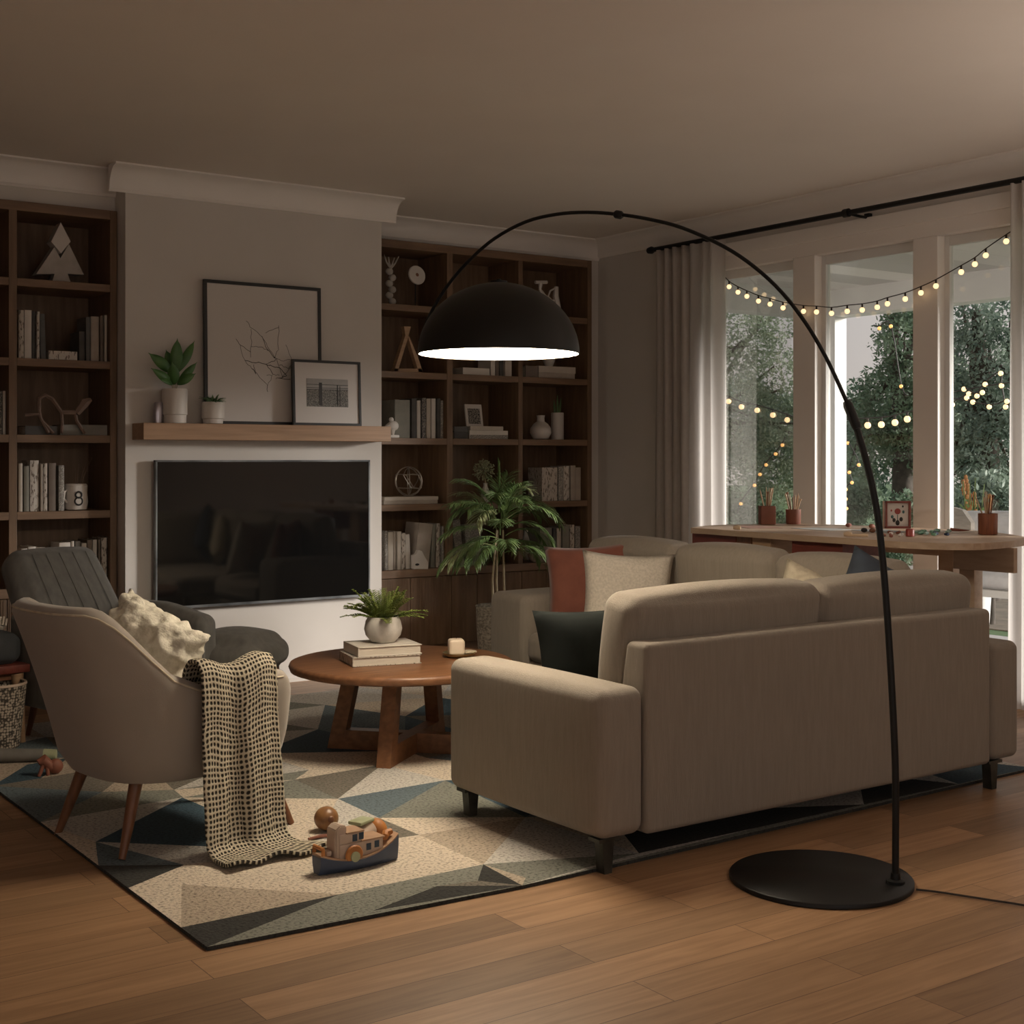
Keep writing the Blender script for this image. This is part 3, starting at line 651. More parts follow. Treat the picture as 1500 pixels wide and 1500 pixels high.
t = picture('framed_photograph', 'small black framed greyscale fence photograph leaning before the larger print', xa, xb, hB, yB, 2.5, .016)
xm = (xa+xb)/2; a0, a1 = px2x(451, yB)-xm, px2x(511.5, yB)-xm; b0, b1 = onY(480, 596, yB).z-MZ, onY(480, 555, yB).z-MZ
bm = new(); add_box(bm, a0, a1, .006, .0085, b0, b1, 0); hh = b1-b0
add_box(bm, a0, a1, .0055, .0062, b0+hh*.62, b1, 1)
for xx, ww, tt in ((.33, .035, .86), (.74, .010, .8), (.80, .006, .75)): add_box(bm, a0+(a1-a0)*(xx-ww), a0+(a1-a0)*(xx+ww), .004, .0058, b0+hh*.05, b0+hh*tt, 2)
for zz_ in (.78, .66, .6): add_box(bm, a0, a1, .0045, .0056, b0+hh*zz_, b0+hh*(zz_+.018), 2)
link('photo', bm, [marked('photo_scrub', (.10, .095, .085), (.30, .28, .25), (160, 160, 160), .52), mat('photo_sky', (.36, .34, .32), .7), M['darkbrown']], t, world=False, smooth=False)

def leaf_bm(bm, base, tip, wid, up=Vector((0, 0, 1)), curve=.1, n=8, mi=0, cup=.12):
    base, tip = Vector(base), Vector(tip); L = (tip-base); side = L.cross(up)
    if side.length < 1e-4: side = L.cross(Vector((1, .3, 0)))
    side.normalize(); nrm = side.cross(L).normalized(); prev = None
    for i in range(n+1):
        s = i/n; c = base+L*s+nrm*curve*L.length*sin(pi*s)*1.0
        ww = wid*.5*(sin(pi*min(1, s*1.05+.02))**.75)*(1 if i < n else 0)+.0006
        row_ = [bm.verts.new(c-side*ww+nrm*cup*ww), bm.verts.new(c), bm.verts.new(c+side*ww+nrm*cup*ww)]
        if prev:
            for k in (0, 1):
                f = bm.faces.new((prev[k], prev[k+1], row_[k+1], row_[k])); f.material_index = mi
        prev = row_
def thick(o, th=.001):
    m = o.modifiers.new('thickness', 'SOLIDIFY'); m.thickness = th; return o
# silver ornament, rubber plant, succulent on the mantel
c = Vector((px2x(232, 7.72), 7.72, MZ)); bm = new(); add_lathe(bm, [(.012,0),(.026,.004),(.030,.06),(.028,.115),(.02,.125),(.012,.12)], 20, sx=1, sy=.7)
o = single('silver_vase', 'small silvery lilac vase at the dark end of the mantel', 'vase', bm, M['silver'], c, world=False)
c = Vector((px2x(256, 7.71), 7.71, MZ)); t = thing('potted_rubber_plant', 'broad-leaved rubber plant in a tall white pot on the mantel', 'potted plant', c)
bm = new(); add_lathe(bm, [(.062,0),(.066,.004),(.067,.05),(.073,.054),(.073,.20),(.070,.204),(.066,.2),(.066,.06)], 36); link('pot', bm, M['ceramic'], t, world=False)
bm = new(); add_lathe(bm, [(.0,.18),(.066,.18),(.066,.17),(0,.17)], 24, cap=False); link('soil', bm, M['soil'], t, world=False)
for (px, py, wd, dy, cv) in ((217, 516.5, .055, -.02, .16), (260, 495, .062, -.02, .04), (285, 499, .045, .03, .12), (221, 539, .045, -.05, .16), (289, 530, .04, -.05, .12), (287, 547, .045, -.06, .14), (243, 512, .05, .04, .05), (235, 556, .03, -.06, .1), (252, 530, .06, -.07, .05)):
    tp = onY(px, py, 7.71+dy)-c; b_ = Vector((tp.x*.12, dy*.1, .20+(.10 if py < 520 else .03)))
    bm = new(); leaf_bm(bm, b_, tp, wd*1.15, up=Vector((-.25+tp.x*2, -1, .35)), curve=cv*.6, n=12); thick(link('leaf', bm, M['leaf'], t, world=False), .0012)
bm = new()
for k in range(4): add_tube(bm, [(.006*k-.01, 0, .175), (.012*k-.02, -.004, .25), (.006*k-.006, -.004, .33)], .003, 5)
link('stem', bm, M['stem'], t, world=False)
c = Vector((px2x(312, 7.70), 7.70, MZ)); t = thing('potted_succulent', 'spiky succulent in a short white pot on the mantel', 'potted plant', c)
bm = new(); add_lathe(bm, [(.052,0),(.058,.004),(.06,.03),(.067,.034),(.067,.128),(.064,.132),(.06,.128),(.06,.05)], 36); link('pot', bm, M['ceramic'], t, world=False)
bm = new(); random.seed(11)
for k in range(46):
    a = random.random()*2*pi; el = random.uniform(.05, 1.35); L = random.uniform(.055, .10)*(1.1 if el < .6 else .85)
    leaf_bm(bm, (.02*cos(a), .02*sin(a), .118), (.02*cos(a)+L*cos(el)*cos(a), .02*sin(a)+L*cos(el)*sin(a), .12+L*sin(el)*.75), .013, curve=.14, n=4)
thick(link('leaves', bm, M['leaf2'], t, world=False), .002)

# ------------------------------------------------------------------ the palm in its basket
c = Vector((px2x(728, 7.86), 7.86, 0)); t = thing('palm', 'bushy arching palm in a woven basket before the walnut cabinets', 'plant', c)
bm = new(); add_lathe(bm, [(.115,0),(.13,.01),(.142,.20),(.148,.36),(.152,.375),(.144,.38),(.138,.36),(.13,.30)], 40); link('basket', bm, M['basket'], t, world=False)
bm = new(); add_lathe(bm, [(0,.325),(.137,.325),(.137,.30),(0,.30)], 24, cap=False); link('soil', bm, M['soil'], t, world=False)
for dx, dy, lx in ((-.035, -.01, -.01), (.02, .02, .02), (.07, 0, .05)):
    bm = new(); add_tube(bm, [(dx, dy, .3), (dx-.01, dy, .55), (lx, dy, .9)], [.010, .008, .007], 7); link('stem', bm, M['stem'], t, world=False)
random.seed(21)
def frond(bm, b0, d, L, droop, nl, ll, mi):
    pts = []; p = Vector(b0); v = Vector(d).normalized(); n = 12
    for i in range(n+1):
        pts.append(p.copy()); p += v*L/n; v = (v+Vector((0, 0, -droop/n*(1+i*.12)))).normalized()
    add_tube(bm, pts, [.0035*(1-i/n*.7) for i in range(n+1)], 4, mi=mi)
    for k in range(nl):
        s = .18+.82*k/nl; i = min(n-1, int(s*n)); q = pts[i].lerp(pts[i+1], s*n-i); dd = (pts[i+1]-pts[i]).normalized()
        sd = dd.cross(Vector((0, 0, 1))); sd = sd.normalized() if sd.length > .01 else Vector((1, 0, 0))
        for sg in (1, -1):
            l_ = ll*(1-.55*abs(s-.45)*1.4)*random.uniform(.8, 1.1); e = q+(sd*sg*.62+dd*.85+Vector((0, 0, -.15-.25*random.random()))).normalized()*l_
            leaf_bm(bm, q, e, .0085, curve=.10, n=4, mi=mi)
for k in range(36):
    a = k*2.399; el = random.uniform(.45, 1.45) if k < 24 else random.uniform(.1, .5)
    L = random.uniform(.36, .50)*(1.0 if el < 1.1 else .72)
    bz = random.uniform(.86, 1.04) if k < 24 else random.uniform(.74, .86)
    bm = new(); frond(bm, (.02+.04*cos(a), .03*sin(a)*.6-.02, bz), (cos(a)*cos(el), sin(a)*cos(el)*.62-.12, sin(el)), L, random.uniform(.6, 1.5), 26, .165, 0)
    thick(link('frond', bm, M['palm2'] if k % 6 == 0 else M['palm'], t, world=False), .0008)

# ------------------------------------------------------------------ rug
RX0, RX1, RY0, RY1, RT = 1.515, 5.432, 3.672, 7.30, .012
fz = lambda a, b: onZ(a, b, RT).to_2d()
rv = [(RX0, RY0), (RX1, RY0), (RX1, RY1), (RX0, RY1)]
rv += [tuple(p_) for p_ in (Vector((1.67, 4.26)), fz(555, 1198), fz(495, 1170), fz(432, 1142), fz(652, 1143), fz(770, 1197), fz(890, 1192), fz(560, 1120), fz(140, 1233), fz(268, 1168), fz(150, 1160), fz(255, 1157), fz(555, 1262), fz(100, 1110), fz(60, 1140), fz(40, 1120), fz(625, 1110))]
rv += [(2.05, RY0), (2.63, RY0), (3.12, RY0), (3.7, RY0), (4.3, RY0), (4.9, RY0), (RX0, 4.62), (RX0, 5.3), (RX0, 6.0), (RX0, 6.7), (3.55, 4.05), (4.15, 4.5), (4.7, 4.05), (3.7, 4.7), (4.3, 5.2), (4.8, 5.0), (5.1, 4.4), (3.8, 5.5), (4.4, 6.0), (5.0, 5.9), (RX1, 4.6), (RX1, 5.5), (RX1, 6.4),
       (2.1, 5.35), (2.2, 6.1), (2.7, 5.95), (3.2, 6.3), (3.75, 6.35), (2.45, 6.55), (3.0, 6.85), (3.55, 6.9), (4.2, 6.75), (4.8, 6.8), (2.0, 6.9), (2.0, RY1), (2.75, RY1), (3.3, RY1), (4.0, RY1), (4.7, RY1), (3.3, 5.6), (2.75, 5.5)]
def ri(a, b):
    p_ = fz(a, b); p_ = Vector((RX0 if abs(p_.x-RX0) < .07 else p_.x, p_.y)); rv.append((p_.x, p_.y)); return len(rv)-1
eA, eC, eD, eE, eF, eG, eH, eI = ri(268, 1358), ri(497, 1310), ri(192, 1300), ri(270, 1267), ri(157, 1274), ri(455, 1246), ri(614, 1223), ri(708, 1266)
eK, eL, eM = ri(700, 1290), ri(640, 1298), ri(765, 1297)
vs2, es2, fs2, *_ = delaunay_2d_cdt([Vector(v) for v in rv], [(eA, eC), (0, eC), (eD, eG), (eD, eE), (eF, eE), (eG, eH), (eH, eI), (eC, eI), (eI, eL), (eI, eM)], [], 0, .004)
rugcols = {'cream': (.66, .57, .46), 'beige': (.46, .38, .295), 'grey': (.185, .165, .135), 'sage': (.23, .235, .20), 'blue': (.045, .085, .115), 'pale': (.58, .55, .50), 'char': (.035, .035, .032), 'slateblue': (.13, .17, .19)}
rk = list(rugcols); seeds = [((345, 1356), 'char'), ((300, 1372), 'char'), ((200, 1278), 'char'), ((190, 1285), 'char'), ((300, 1310), 'cream'), ((350, 1330), 'beige'), ((430, 1360), 'sage'), ((250, 1325), 'cream'), ((380, 1280), 'cream'), ((560, 1265), 'cream'), ((230, 1290), 'sage'), ((250, 1335), 'beige'), ((420, 1265), 'cream'), ((420, 1300), 'cream'), ((340, 1365), 'char'), ((450, 1340), 'sage'), ((200, 1285), 'char'), ((560, 1310), 'sage'), ((620, 1240), 'cream'), ((700, 1300), 'char'), ((660, 1285), 'sage'), ((560, 1250), 'cream'), ((700, 1240), 'beige'), ((720, 1215), 'grey'), ((800, 1240), 'pale'),
         ((800, 1285), 'sage'), ((580, 1215), 'grey'), ((650, 1200), 'cream'), ((620, 1180), 'sage'), ((560, 1165), 'slateblue'), ((470, 1150), 'sage'), ((510, 1140), 'grey'), ((590, 1130), 'beige'), ((480, 1190), 'pale'), ((440, 1200), 'cream'), ((640, 1120), 'cream'), ((600, 1110), 'cream'), ((470, 1125), 'cream'), ((560, 1145), 'pale'),
         ((230, 1205), 'blue'), ((120, 1190), 'pale'), ((200, 1170), 'sage'), ((280, 1190), 'cream'), ((240, 1240), 'pale'), ((150, 1230), 'cream'), ((60, 1180), 'slateblue'), ((90, 1160), 'grey'), ((40, 1140), 'blue'), ((20, 1110), 'beige'), ((190, 1255), 'slateblue'), ((500, 1060), 'slateblue'), ((560, 1050), 'slateblue'), ((620, 1040), 'blue'), ((450, 1090), 'blue'), ((500, 1020), 'pale'), ((530, 1030), 'cream'), ((470, 1010), 'blue'), ((620, 1020), 'grey'),
         ((440, 1075), 'pale'), ((560, 1090), 'blue'), ((1440, 1130), 'blue'), ((1470, 1122), 'pale'), ((1390, 1140), 'pale'), ((1300, 1160), 'char'), ((1200, 1190), 'sage'), ((1100, 1200), 'char'), ((1000, 1240), 'sage'), ((960, 1230), 'char'), ((900, 1260), 'pale')]
ss = [(onZ(*p_, RT).to_2d(), c_) for p_, c_ in seeds]
bm = new(); bv = [bm.verts.new((v.x, v.y, RT)) for v in vs2]
rnd = random.Random(4); used = []
for f in fs2:
    ce = sum((vs2[i] for i in f), Vector((0, 0)))/3
    s_ = min(ss, key=lambda q: (q[0]-ce).length)
    col = s_[1]
    if (s_[0]-ce).length > .33 or used.count((s_[0].x, col)) > 1: col = rnd.choice(['cream', 'beige', 'sage', 'slateblue', 'pale', 'blue', 'grey', 'cream'])
    used.append((s_[0].x, col))
    ff = bm.faces.new([bv[i] for i in f]); ff.material_index = rk.index(col)
lo = [bm.verts.new((x, y, .001)) for x, y in rv[:4]]
bd = [e for e in bm.edges if e.is_boundary]
r_ = bmesh.ops.extrude_edge_only(bm, edges=bd)
for v in r_['geom']:
    if isinstance(v, bmesh.types.BMVert): v.co.z = .0005
for f in [x for x in r_['geom'] if isinstance(x, bmesh.types.BMFace)]: f.material_index = rk.index('char')
bmesh.ops.delete(bm, geom=lo, context='VERTS')
rm = []
for k, cc in rugcols.items():
    m = mat('rug_'+k, cc, .97, tuple(x*.30 for x in cc), 85, (1, 1, 1), bump=1.0, bscale=110, detail=6); m.node_tree.nodes['Color Ramp'].color_ramp.elements[0].position = .28; m.node_tree.nodes['Color Ramp'].color_ramp.elements[1].position = .52; rm.append(m)
single('rug', 'large rug of cream, grey and blue triangles under the sofa and armchairs', 'rug', bm, rm, ((RX0+RX1)/2, (RY0+RY1)/2, 0), smooth=False)

# ------------------------------------------------------------------ the corner sofa
SX0, SX1, SY0 = 2.85, 5.16, 3.55
t = thing('sofa', 'large L-shaped oatmeal sofa seen from behind with plain wide arms', 'sofa', ((SX0+SX1)/2, SY0+.5, 0)); fab = M['sofa']
def sb(n, *a, **k): bm = new(); softbox(bm, *a, **k); return link(n, bm, fab, t, angle=80)
sb('arm', SX0, SX0+.20, SY0, 4.51, .118, .622, r=.045, puff=.006)
sb('arm', SX1-.19, SX1, SY0, 4.0, .118, .617, r=.035, puff=.004)
bm = new(); softbox(bm, SX0+.205, SX1-.195, SY0+.003, SY0+.15, .110, .765, r=.022, puff=.002)
for v in bm.verts:                                    # the back leans away towards the seat
    if v.co.y > SY0+.07: v.co.y += .0-.03*max(0, (v.co.z-.6)/.16)
link('back_frame', bm, fab, t, angle=80)
sb('seat_base', SX0+.2, SX1-.2, SY0+.15, 4.46, .118, .30, r=.02, puff=.002)
sb('seat_cushion', SX0+.21, 4.0, SY0+.30, 4.47, .30, .46, r=.05, puff=.02)
# long seat towards the windows' side
sb('seat_base', 4.33, SX1-.02, 4.46, 6.02, .118, .30, r=.02, puff=.002)
sb('seat_cushion', 4.01, SX1-.22, SY0+.30, 5.16, .30, .46, r=.05, puff=.02)
sb('seat_cushion', 4.30, SX1-.22, 5.17, 6.01, .30, .46, r=.05, puff=.02)
sb('back_frame', SX1-.15, SX1-.005, 4.0, 6.36, .118, .755, r=.022, puff=.002)
sb('arm', 4.30, SX1-.01, 6.02, 6.37, .118, .655, r=.05, puff=.008)
# loose back cushions
def backc(loc, rot, sx, sy, sz):
    bm = new(); softbox(bm, -sx/2, sx/2, -sy/2, sy/2, 0, sz, r=.055, puff=.025)
    for v in bm.verts: v.co.z += 0
    bm.transform(Matrix.LocRotScale(Vector(loc), Euler(rot), None)); return link('back_cushion', bm, fab, t, angle=80)
backc((3.565, SY0+.245, .46), (R(7), 0, R(1)), .99, .19, .46)
backc((4.525, SY0+.245, .46), (R(7), 0, R(-1)), .93, .19, .45)
for yy, ww, dz in ((5.70, .73, .0), (4.985, .70, .0), (4.275, .70, -.01)):
    backc((SX1-.26, yy, .46), (0, R(-7), 0), .19, ww, .495+dz)
for (x, y, dx) in ((2.905, 3.60, 0), (2.915, 4.44, 0), (4.99, 3.58, 0), (4.42, 6.3, 0), (5.08, 6.3, 0), (4.42, 4.5, 0)):
    bm = new(); z0 = RT+.001 if y > 3.66 else .0; top = .122
    poly = [(-.026, top), (.026, top), (.016, z0), (-.016, z0)]
    add_prism(bm, poly, -.022, .022, fn=lambda a, b, h: (x+a, y+h, b)); add_box(bm, x-.045, x+.045, y-.03, y+.03, top-.012, top); link('leg', bm, M['sofaleg'], t, smooth=False)

def cushion(label, loc, rot, wd, ht, th, m, name='throw_pillow', pinch=.1, droop=0):
    bm = pillow_bm(wd, ht, th, pinch, droop=droop); o = link(name, bm, m, None, angle=170); o.location = loc; o.rotation_euler = rot
    return tag(o, label, 'cushion')
cushion('dark green velvet cushion standing behind the near sofa arm', (3.235, 4.06, .465), (R(-14), R(0), R(-12)), .45, .37, .17, M['dark'], pinch=.08)
cushion('rust red cushion at the far end of the sofa', (4.60, 5.80, .475), (R(-12), R(-4), R(-44)), .50, .47, .15, M['rust'])
cushion('cream woven cushion leaning in front of the rust cushion', (4.47, 5.36, .475), (R(-16), R(3), R(-34)), .48, .46, .16, M['creamtex'])
cushion('ivory cushion poking up in the corner of the sofa', (4.67, 4.36, .51), (R(-8), R(18), R(-62)), .41, .39, .13, M['ivory'])
cushion('navy cushion poking up in the sofa corner beside the ivory one', (4.68, 4.02, .53), (R(-8), R(24), R(-52)), .44, .44, .15, M['navy'])

# ------------------------------------------------------------------ cream armchair
ACL, ACR = Vector((1.885, 4.927, 0)), R(9)
t = thing('armchair', 'cream curved-back armchair with splayed wooden legs seen from behind', 'armchair', ACL, ACR)
def plan():
    pts = []
    for k in range(9): pts.append((.26-.32*k/8, -.375, 'a'))
    n = 22
    for k in range(1, n):
        a = -pi/2-pi*k/n; e = .72
        pts.append((-.06+.345*math.copysign(abs(cos(a))**e, cos(a)), .375*math.copysign(abs(sin(a))**e, sin(a)), 'b'))
    for k in range(9): pts.append((-.06+.32*k/8, .375, 'a'))
    return pts
pp = plan(); N_ = len(pp)
def sstep(x): x = max(0, min(1, x)); return x*x*(3-2*x)
secs = []
for i, (x, y, _k) in enumerate(pp):
    q0, q1 = pp[max(0, i-1)], pp[min(N_-1, i+1)]
    tx, ty = q1[0]-q0[0], q1[1]-q0[1]; l_ = sqrt(tx*tx+ty*ty); nx, ny = ty/l_, -tx/l_     # inward normal guess
    if nx*(-x)+ny*(-y) < 0: nx, ny = -nx, -ny
    hgt = .60+.295*sstep((-.07-x)/.28)+.02*sstep((x-.0)/.2)+.0
    th = .085; lean = .14*sstep((-x-.0)/.38)
    sec = []
    for v in [j/9 for j in range(10)]:
        z = .265+(hgt-.265-th/2)*v; sc = .86+.14*min(1, (v*1.0)**.45*1.0) if v > 0 else .82
        sec.append(Vector((x*sc-lean*(v**1.5), y*sc*(1-.02*v), z)))
    o_ = Vector((x-lean, y*.98, hgt-th/2)); cN = Vector((nx, ny, 0))
    for j in range(1, 7):
        a = pi*j/7; sec.append(o_+cN*(th/2)*(1-cos(a))+Vector((0, 0, th/2*sin(a))))
    for v in [1-j/5 for j in range(6)]:
        z = .40+(hgt-th/2-.40)*v; sec.append(Vector((x-lean*(v**1.5), y*.98, z))+cN*th)
    secs.append(sec)
def endcap(sec, sgn=1):
    c_ = sum(sec, Vector())/len(sec); out = []
    for j in range(1, 6):
        a = pi/2*j/5; out.append([c_+(p_-c_)*(cos(a)*.92+.08 if j < 5 else .02)+Vector((.055*sin(a), 0, 0)) for p_ in sec])
    return out
secs = endcap(secs[0])[::-1]+secs+endcap(secs[-1])
bm = new(); vv = [[bm.verts.new(p_) for p_ in s_] for s_ in secs]
m_ = len(secs[0])
for i in range(len(vv)-1):
    for j in range(m_): bm.faces.new((vv[i][j], vv[i][(j+1) % m_], vv[i+1][(j+1) % m_], vv[i+1][j]))
bm.faces.new(vv[0]); bm.faces.new(vv[-1][::-1])
link('shell', bm, M['chair'], t, world=False, angle=75)
bm = new(); add_tube(bm, [s_[12]+Vector((0, 0, .001)) for s_ in secs[5:-5]], .0035, 5); link('piping', bm, M['leg'], t, world=False) if False else bm.free()
bm = new(); add_tube(bm, [s_[10]+(s_[10]-s_[14]).normalized()*.001 for s_ in secs[5:-5]], .004, 6); link('piping', bm, M['ivory'], t, world=False)
bm = new(); softbox(bm, -.24, .29, -.285, .285, .268, .40, r=.03, puff=.005); link('seat_base', bm, M['chair'], t, world=False, angle=80)
bm = new(); softbox(bm, -.26, .33, -.285, .285, .40, .535, r=.055, puff=.02); link('seat_cushion', bm, M['chair'], t, world=False, angle=80)
bm = new(); softbox(bm, -.09, .05, -.25, .25, .0, .27, r=.06, puff=.02); bm.transform(Matrix.LocRotScale(Vector((-.25, 0, .535)), Euler((0, R(-14), 0)), None)); link('back_cushion', bm, M['chair'], t, world=False, angle=80)
for (x, y, tx, ty) in ((-.326, -.245, -.24, -.19), (-.326, .245, -.24, .19), (.365, -.265, .27, -.21), (.365, .265, .27, .21)):
    bm = new(); z0 = RT+.004 if True else 0
    p0 = Vector((x, y, 0)); wp = ACL+Matrix.Rotation(ACR, 3, 'Z') @ p0; z0 = RT+.002 if wp.x > RX0+.015 else .002
    add_tube(bm, [(x, y, z0), ((x*.6+tx*.4), (y*.6+ty*.4), .11), (tx, ty, .272)], [.0125, .019, .025], 14); link('leg', bm, M['leg'], t, world=False)
# knitted throw over the near arm
kn = bpy.data.materials.new('chunky_knit'); kn.use_nodes = True; n = kn.node_tree; b = n.nodes['Principled BSDF']; b.inputs['Roughness'].default_value = .95
uvn = n.nodes.new('ShaderNodeUVMap'); uvn.uv_map = 'UVMap'
nz = n.nodes.new('ShaderNodeTexNoise'); nz.inputs['Scale'].default_value = 9; n.links.new(uvn.outputs[0], nz.inputs['Vector'])
dm = n.nodes.new('ShaderNodeVectorMath'); dm.operation = 'MULTIPLY_ADD'; dm.inputs[1].default_value = (.034, .034, 0)
n.links.new(nz.outputs['Color'], dm.inputs[0]); n.links.new(uvn.outputs[0], dm.inputs[2])
spx = n.nodes.new('ShaderNodeSeparateXYZ'); n.links.new(dm.outputs[0], spx.inputs[0])
def mth(op, a, b_=None):
    k = n.nodes.new('ShaderNodeMath'); k.operation = op
    for i_, z_ in enumerate((a, b_)):
        if z_ is None: continue
        if isinstance(z_, (int, float)): k.inputs[i_].default_value = z_
        else: n.links.new(z_, k.inputs[i_])
    return k.outputs[0]
sxx = mth('ABSOLUTE', mth('SINE', mth('MULTIPLY', spx.outputs[0], pi/.0185))); syy = mth('ABSOLUTE', mth('SINE', mth('MULTIPLY', spx.outputs[1], pi/.0185)))
hv = mth('SUBTRACT', 1.0, mth('MULTIPLY', mth('SUBTRACT', 1.0, mth('POWER', sxx, 1.5)), mth('SUBTRACT', 1.0, mth('POWER', syy, 1.5))))
r = n.nodes.new('ShaderNodeValToRGB'); r.color_ramp.elements[0].position = .66; r.color_ramp.elements[0].color = (.028, .022, .016, 1); r.color_ramp.elements[1].position = .96; r.color_ramp.elements[1].color = (.50, .44, .33, 1)
n.links.new(hv, r.inputs[0]); n.links.new(r.outputs[0], b.inputs['Base Color'])
bp = n.nodes.new('ShaderNodeBump'); bp.inputs['Strength'].default_value = .9; bp.inputs['Distance'].default_value = .008; n.links.new(hv, bp.inputs['Height']); n.links.new(bp.outputs[0], b.inputs['Normal'])
path = [(-.20, .535), (-.255, .545), (-.275, .60), (-.29, .645), (-.33, .675), (-.375, .675), (-.408, .64), (-.418, .56), (-.42, .45), (-.424, .34), (-.43, .22), (-.435, .12), (-.445, .055), (-.48, .032), (-.55, .028), (-.62, .028)]
def resample(P_, n_):
    L_ = [0]
    for a, b2 in zip(P_, P_[1:]): L_.append(L_[-1]+sqrt((b2[0]-a[0])**2+(b2[1]-a[1])**2))
    out = []
    for k in range(n_+1):
        s_ = L_[-1]*k/n_; i = max(j for j in range(len(P_)-1) if L_[j] <= s_+1e-9); f = (s_-L_[i])/(L_[i+1]-L_[i])
        out.append((P_[i][0]+(P_[i+1][0]-P_[i][0])*f, P_[i][1]+(P_[i+1][1]-P_[i][1])*f, s_))
    return out
rs = resample(path, 90); NQ = 60
bm = new(); uvl = bm.loops.layers.uv.new('UVMap'); gv = []; uvs = {}
for (yy, zz_, s_) in rs:
    rowv = []
    for k in range(NQ+1):
        q_ = k/NQ; drop = sstep((s_-.38)/.5); fl_ = sstep((s_-.98)/.12)
        x = -.115+.315*q_+drop*(-.02+.035*q_)+fl_*(-.0+.13*q_)
        fold = (sin(q_*11.5+.4)*.024+sin(q_*23+1.7)*.010+.006*sin(s_*9+q_*5))*(.25+.75*drop)*(1-.6*fl_)
        y2 = yy-max(-.008, fold)*1.0-.012*drop-(fl_*.05*q_); z2 = zz_+(.016*sin(q_*8+1)*sstep((s_-.12)/.1)*(1-drop))+fl_*.010*(1+sin(q_*17+s_*30))
        if s_ < .12: z2 += .01
        v = bm.verts.new((x, y2, z2)); uvs[v] = (q_*.42, s_); rowv.append(v)
    gv.append(rowv)
for i in range(len(gv)-1):
    for k in range(NQ):
        f = bm.faces.new((gv[i][k], gv[i][k+1], gv[i+1][k+1], gv[i+1][k]))
        for lp in f.loops: lp[uvl].uv = uvs[lp.vert]
o = link('knitted_throw', bm, kn, None, angle=170); o.location = ACL; o.rotation_euler = (0, 0, ACR)
tag(o, 'chunky cream and black knitted throw hanging over the cream armchair arm', 'blanket'); md = o.modifiers.new('thickness', 'SOLIDIFY'); md.thickness = .012; md.offset = 0
bm = pillow_bm(.40, .33, .22, .02, n=40)
bmesh.ops.recalc_face_normals(bm, faces=bm.faces); bm.normal_update()
from mathutils import noise
for v in bm.verts: v.co += v.normal*(.022*noise.noise(v.co*22)+.009*noise.noise(v.co*60))
o = link('throw_pillow', bm, M['boucle'], None, angle=170); o.location = (1.735, 5.03, .535); o.rotation_euler = (R(-22), R(24), R(-58)); tag(o, 'nubbly off-white cushion propped in the cream armchair', 'cushion')

# ------------------------------------------------------------------ grey armchair and ottoman
t = thing('armchair', 'grey tufted armchair with a reclined back behind the cream one', 'armchair', (2.33, 6.80, RT), R(-70))
g_ = M['greyfab']
bm = new(); softbox(bm, -.09, .09, -.30, .30, 0, .66, r=.075, puff=.02)
for v in bm.verts: v.co.y *= 1-.10*(v.co.z/.56)
bm.transform(Matrix.LocRotScale(Vector((-.22, 0, .34)), Euler((0, R(-34), 0)), None)); link('backrest', bm, g_, t, world=False, angle=80)
bm = new()
for y in (-.18, -.09, 0, .09, .18): add_tube(bm, [(.1035-abs(y)*.02, y, .06), (.117-.03*abs(y), y*.97, .28), (.100, y*.92, .60)], .0022, 5)
bm.transform(Matrix.LocRotScale(Vector((-.22, 0, .34)), Euler((0, R(-34), 0)), None)); link('channel_stitching', bm, M['greyfab'], t, world=False)
for s_ in (1, -1):
    bm = new(); softbox(bm, -.38, .33, s_*.30-.05 if s_ > 0 else -.38, .38 if s_ > 0 else -.25, .16, .63, r=.05, puff=.008)
    for v in bm.verts:
        if v.co.z > .45: v.co.z -= .05*max(0, v.co.x)/.33
    link('arm', bm, g_, t, world=False, angle=80)
bm = new(); softbox(bm, -.32, .34, -.25, .25, .16, .34, r=.03, puff=.005); link('seat_base', bm, g_, t, world=False, angle=80)
bm = new(); softbox(bm, -.30, .40, -.245, .245, .34, .49, r=.05, puff=.02); link('seat_cushion', bm, g_, t, world=False, angle=80)
for x, y in ((-.32, -.3), (-.32, .3), (.28, -.3), (.28, .3)):
    bm = new(); add_tube(bm, [(x, y, .001), (x*.9, y*.93, .17)], [.012, .02], 10); link('leg', bm, M['leg'], t, world=False)
t = thing('ottoman', 'grey padded ottoman footstool beside the grey armchair', 'ottoman', (2.94, 6.74, RT), R(-52))
bm = new(); softbox(bm, -.215, .215, -.215, .215, .27, .455, r=.08, puff=.045); link('cushion', bm, g_, t, world=False, angle=80)
bm = new(); add_box(bm, -.17, .17, -.17, .17, .235, .275); link('base', bm, M['leg'], t, world=False, smooth=False)
for x in (-.14, .14):
    for y in (-.14, .14):
        bm = new(); add_tube(bm, [(x*1.1, y*1.1, .001), (x, y, .24)], [.010, .016], 10); link('leg', bm, M['leg'], t, world=False)

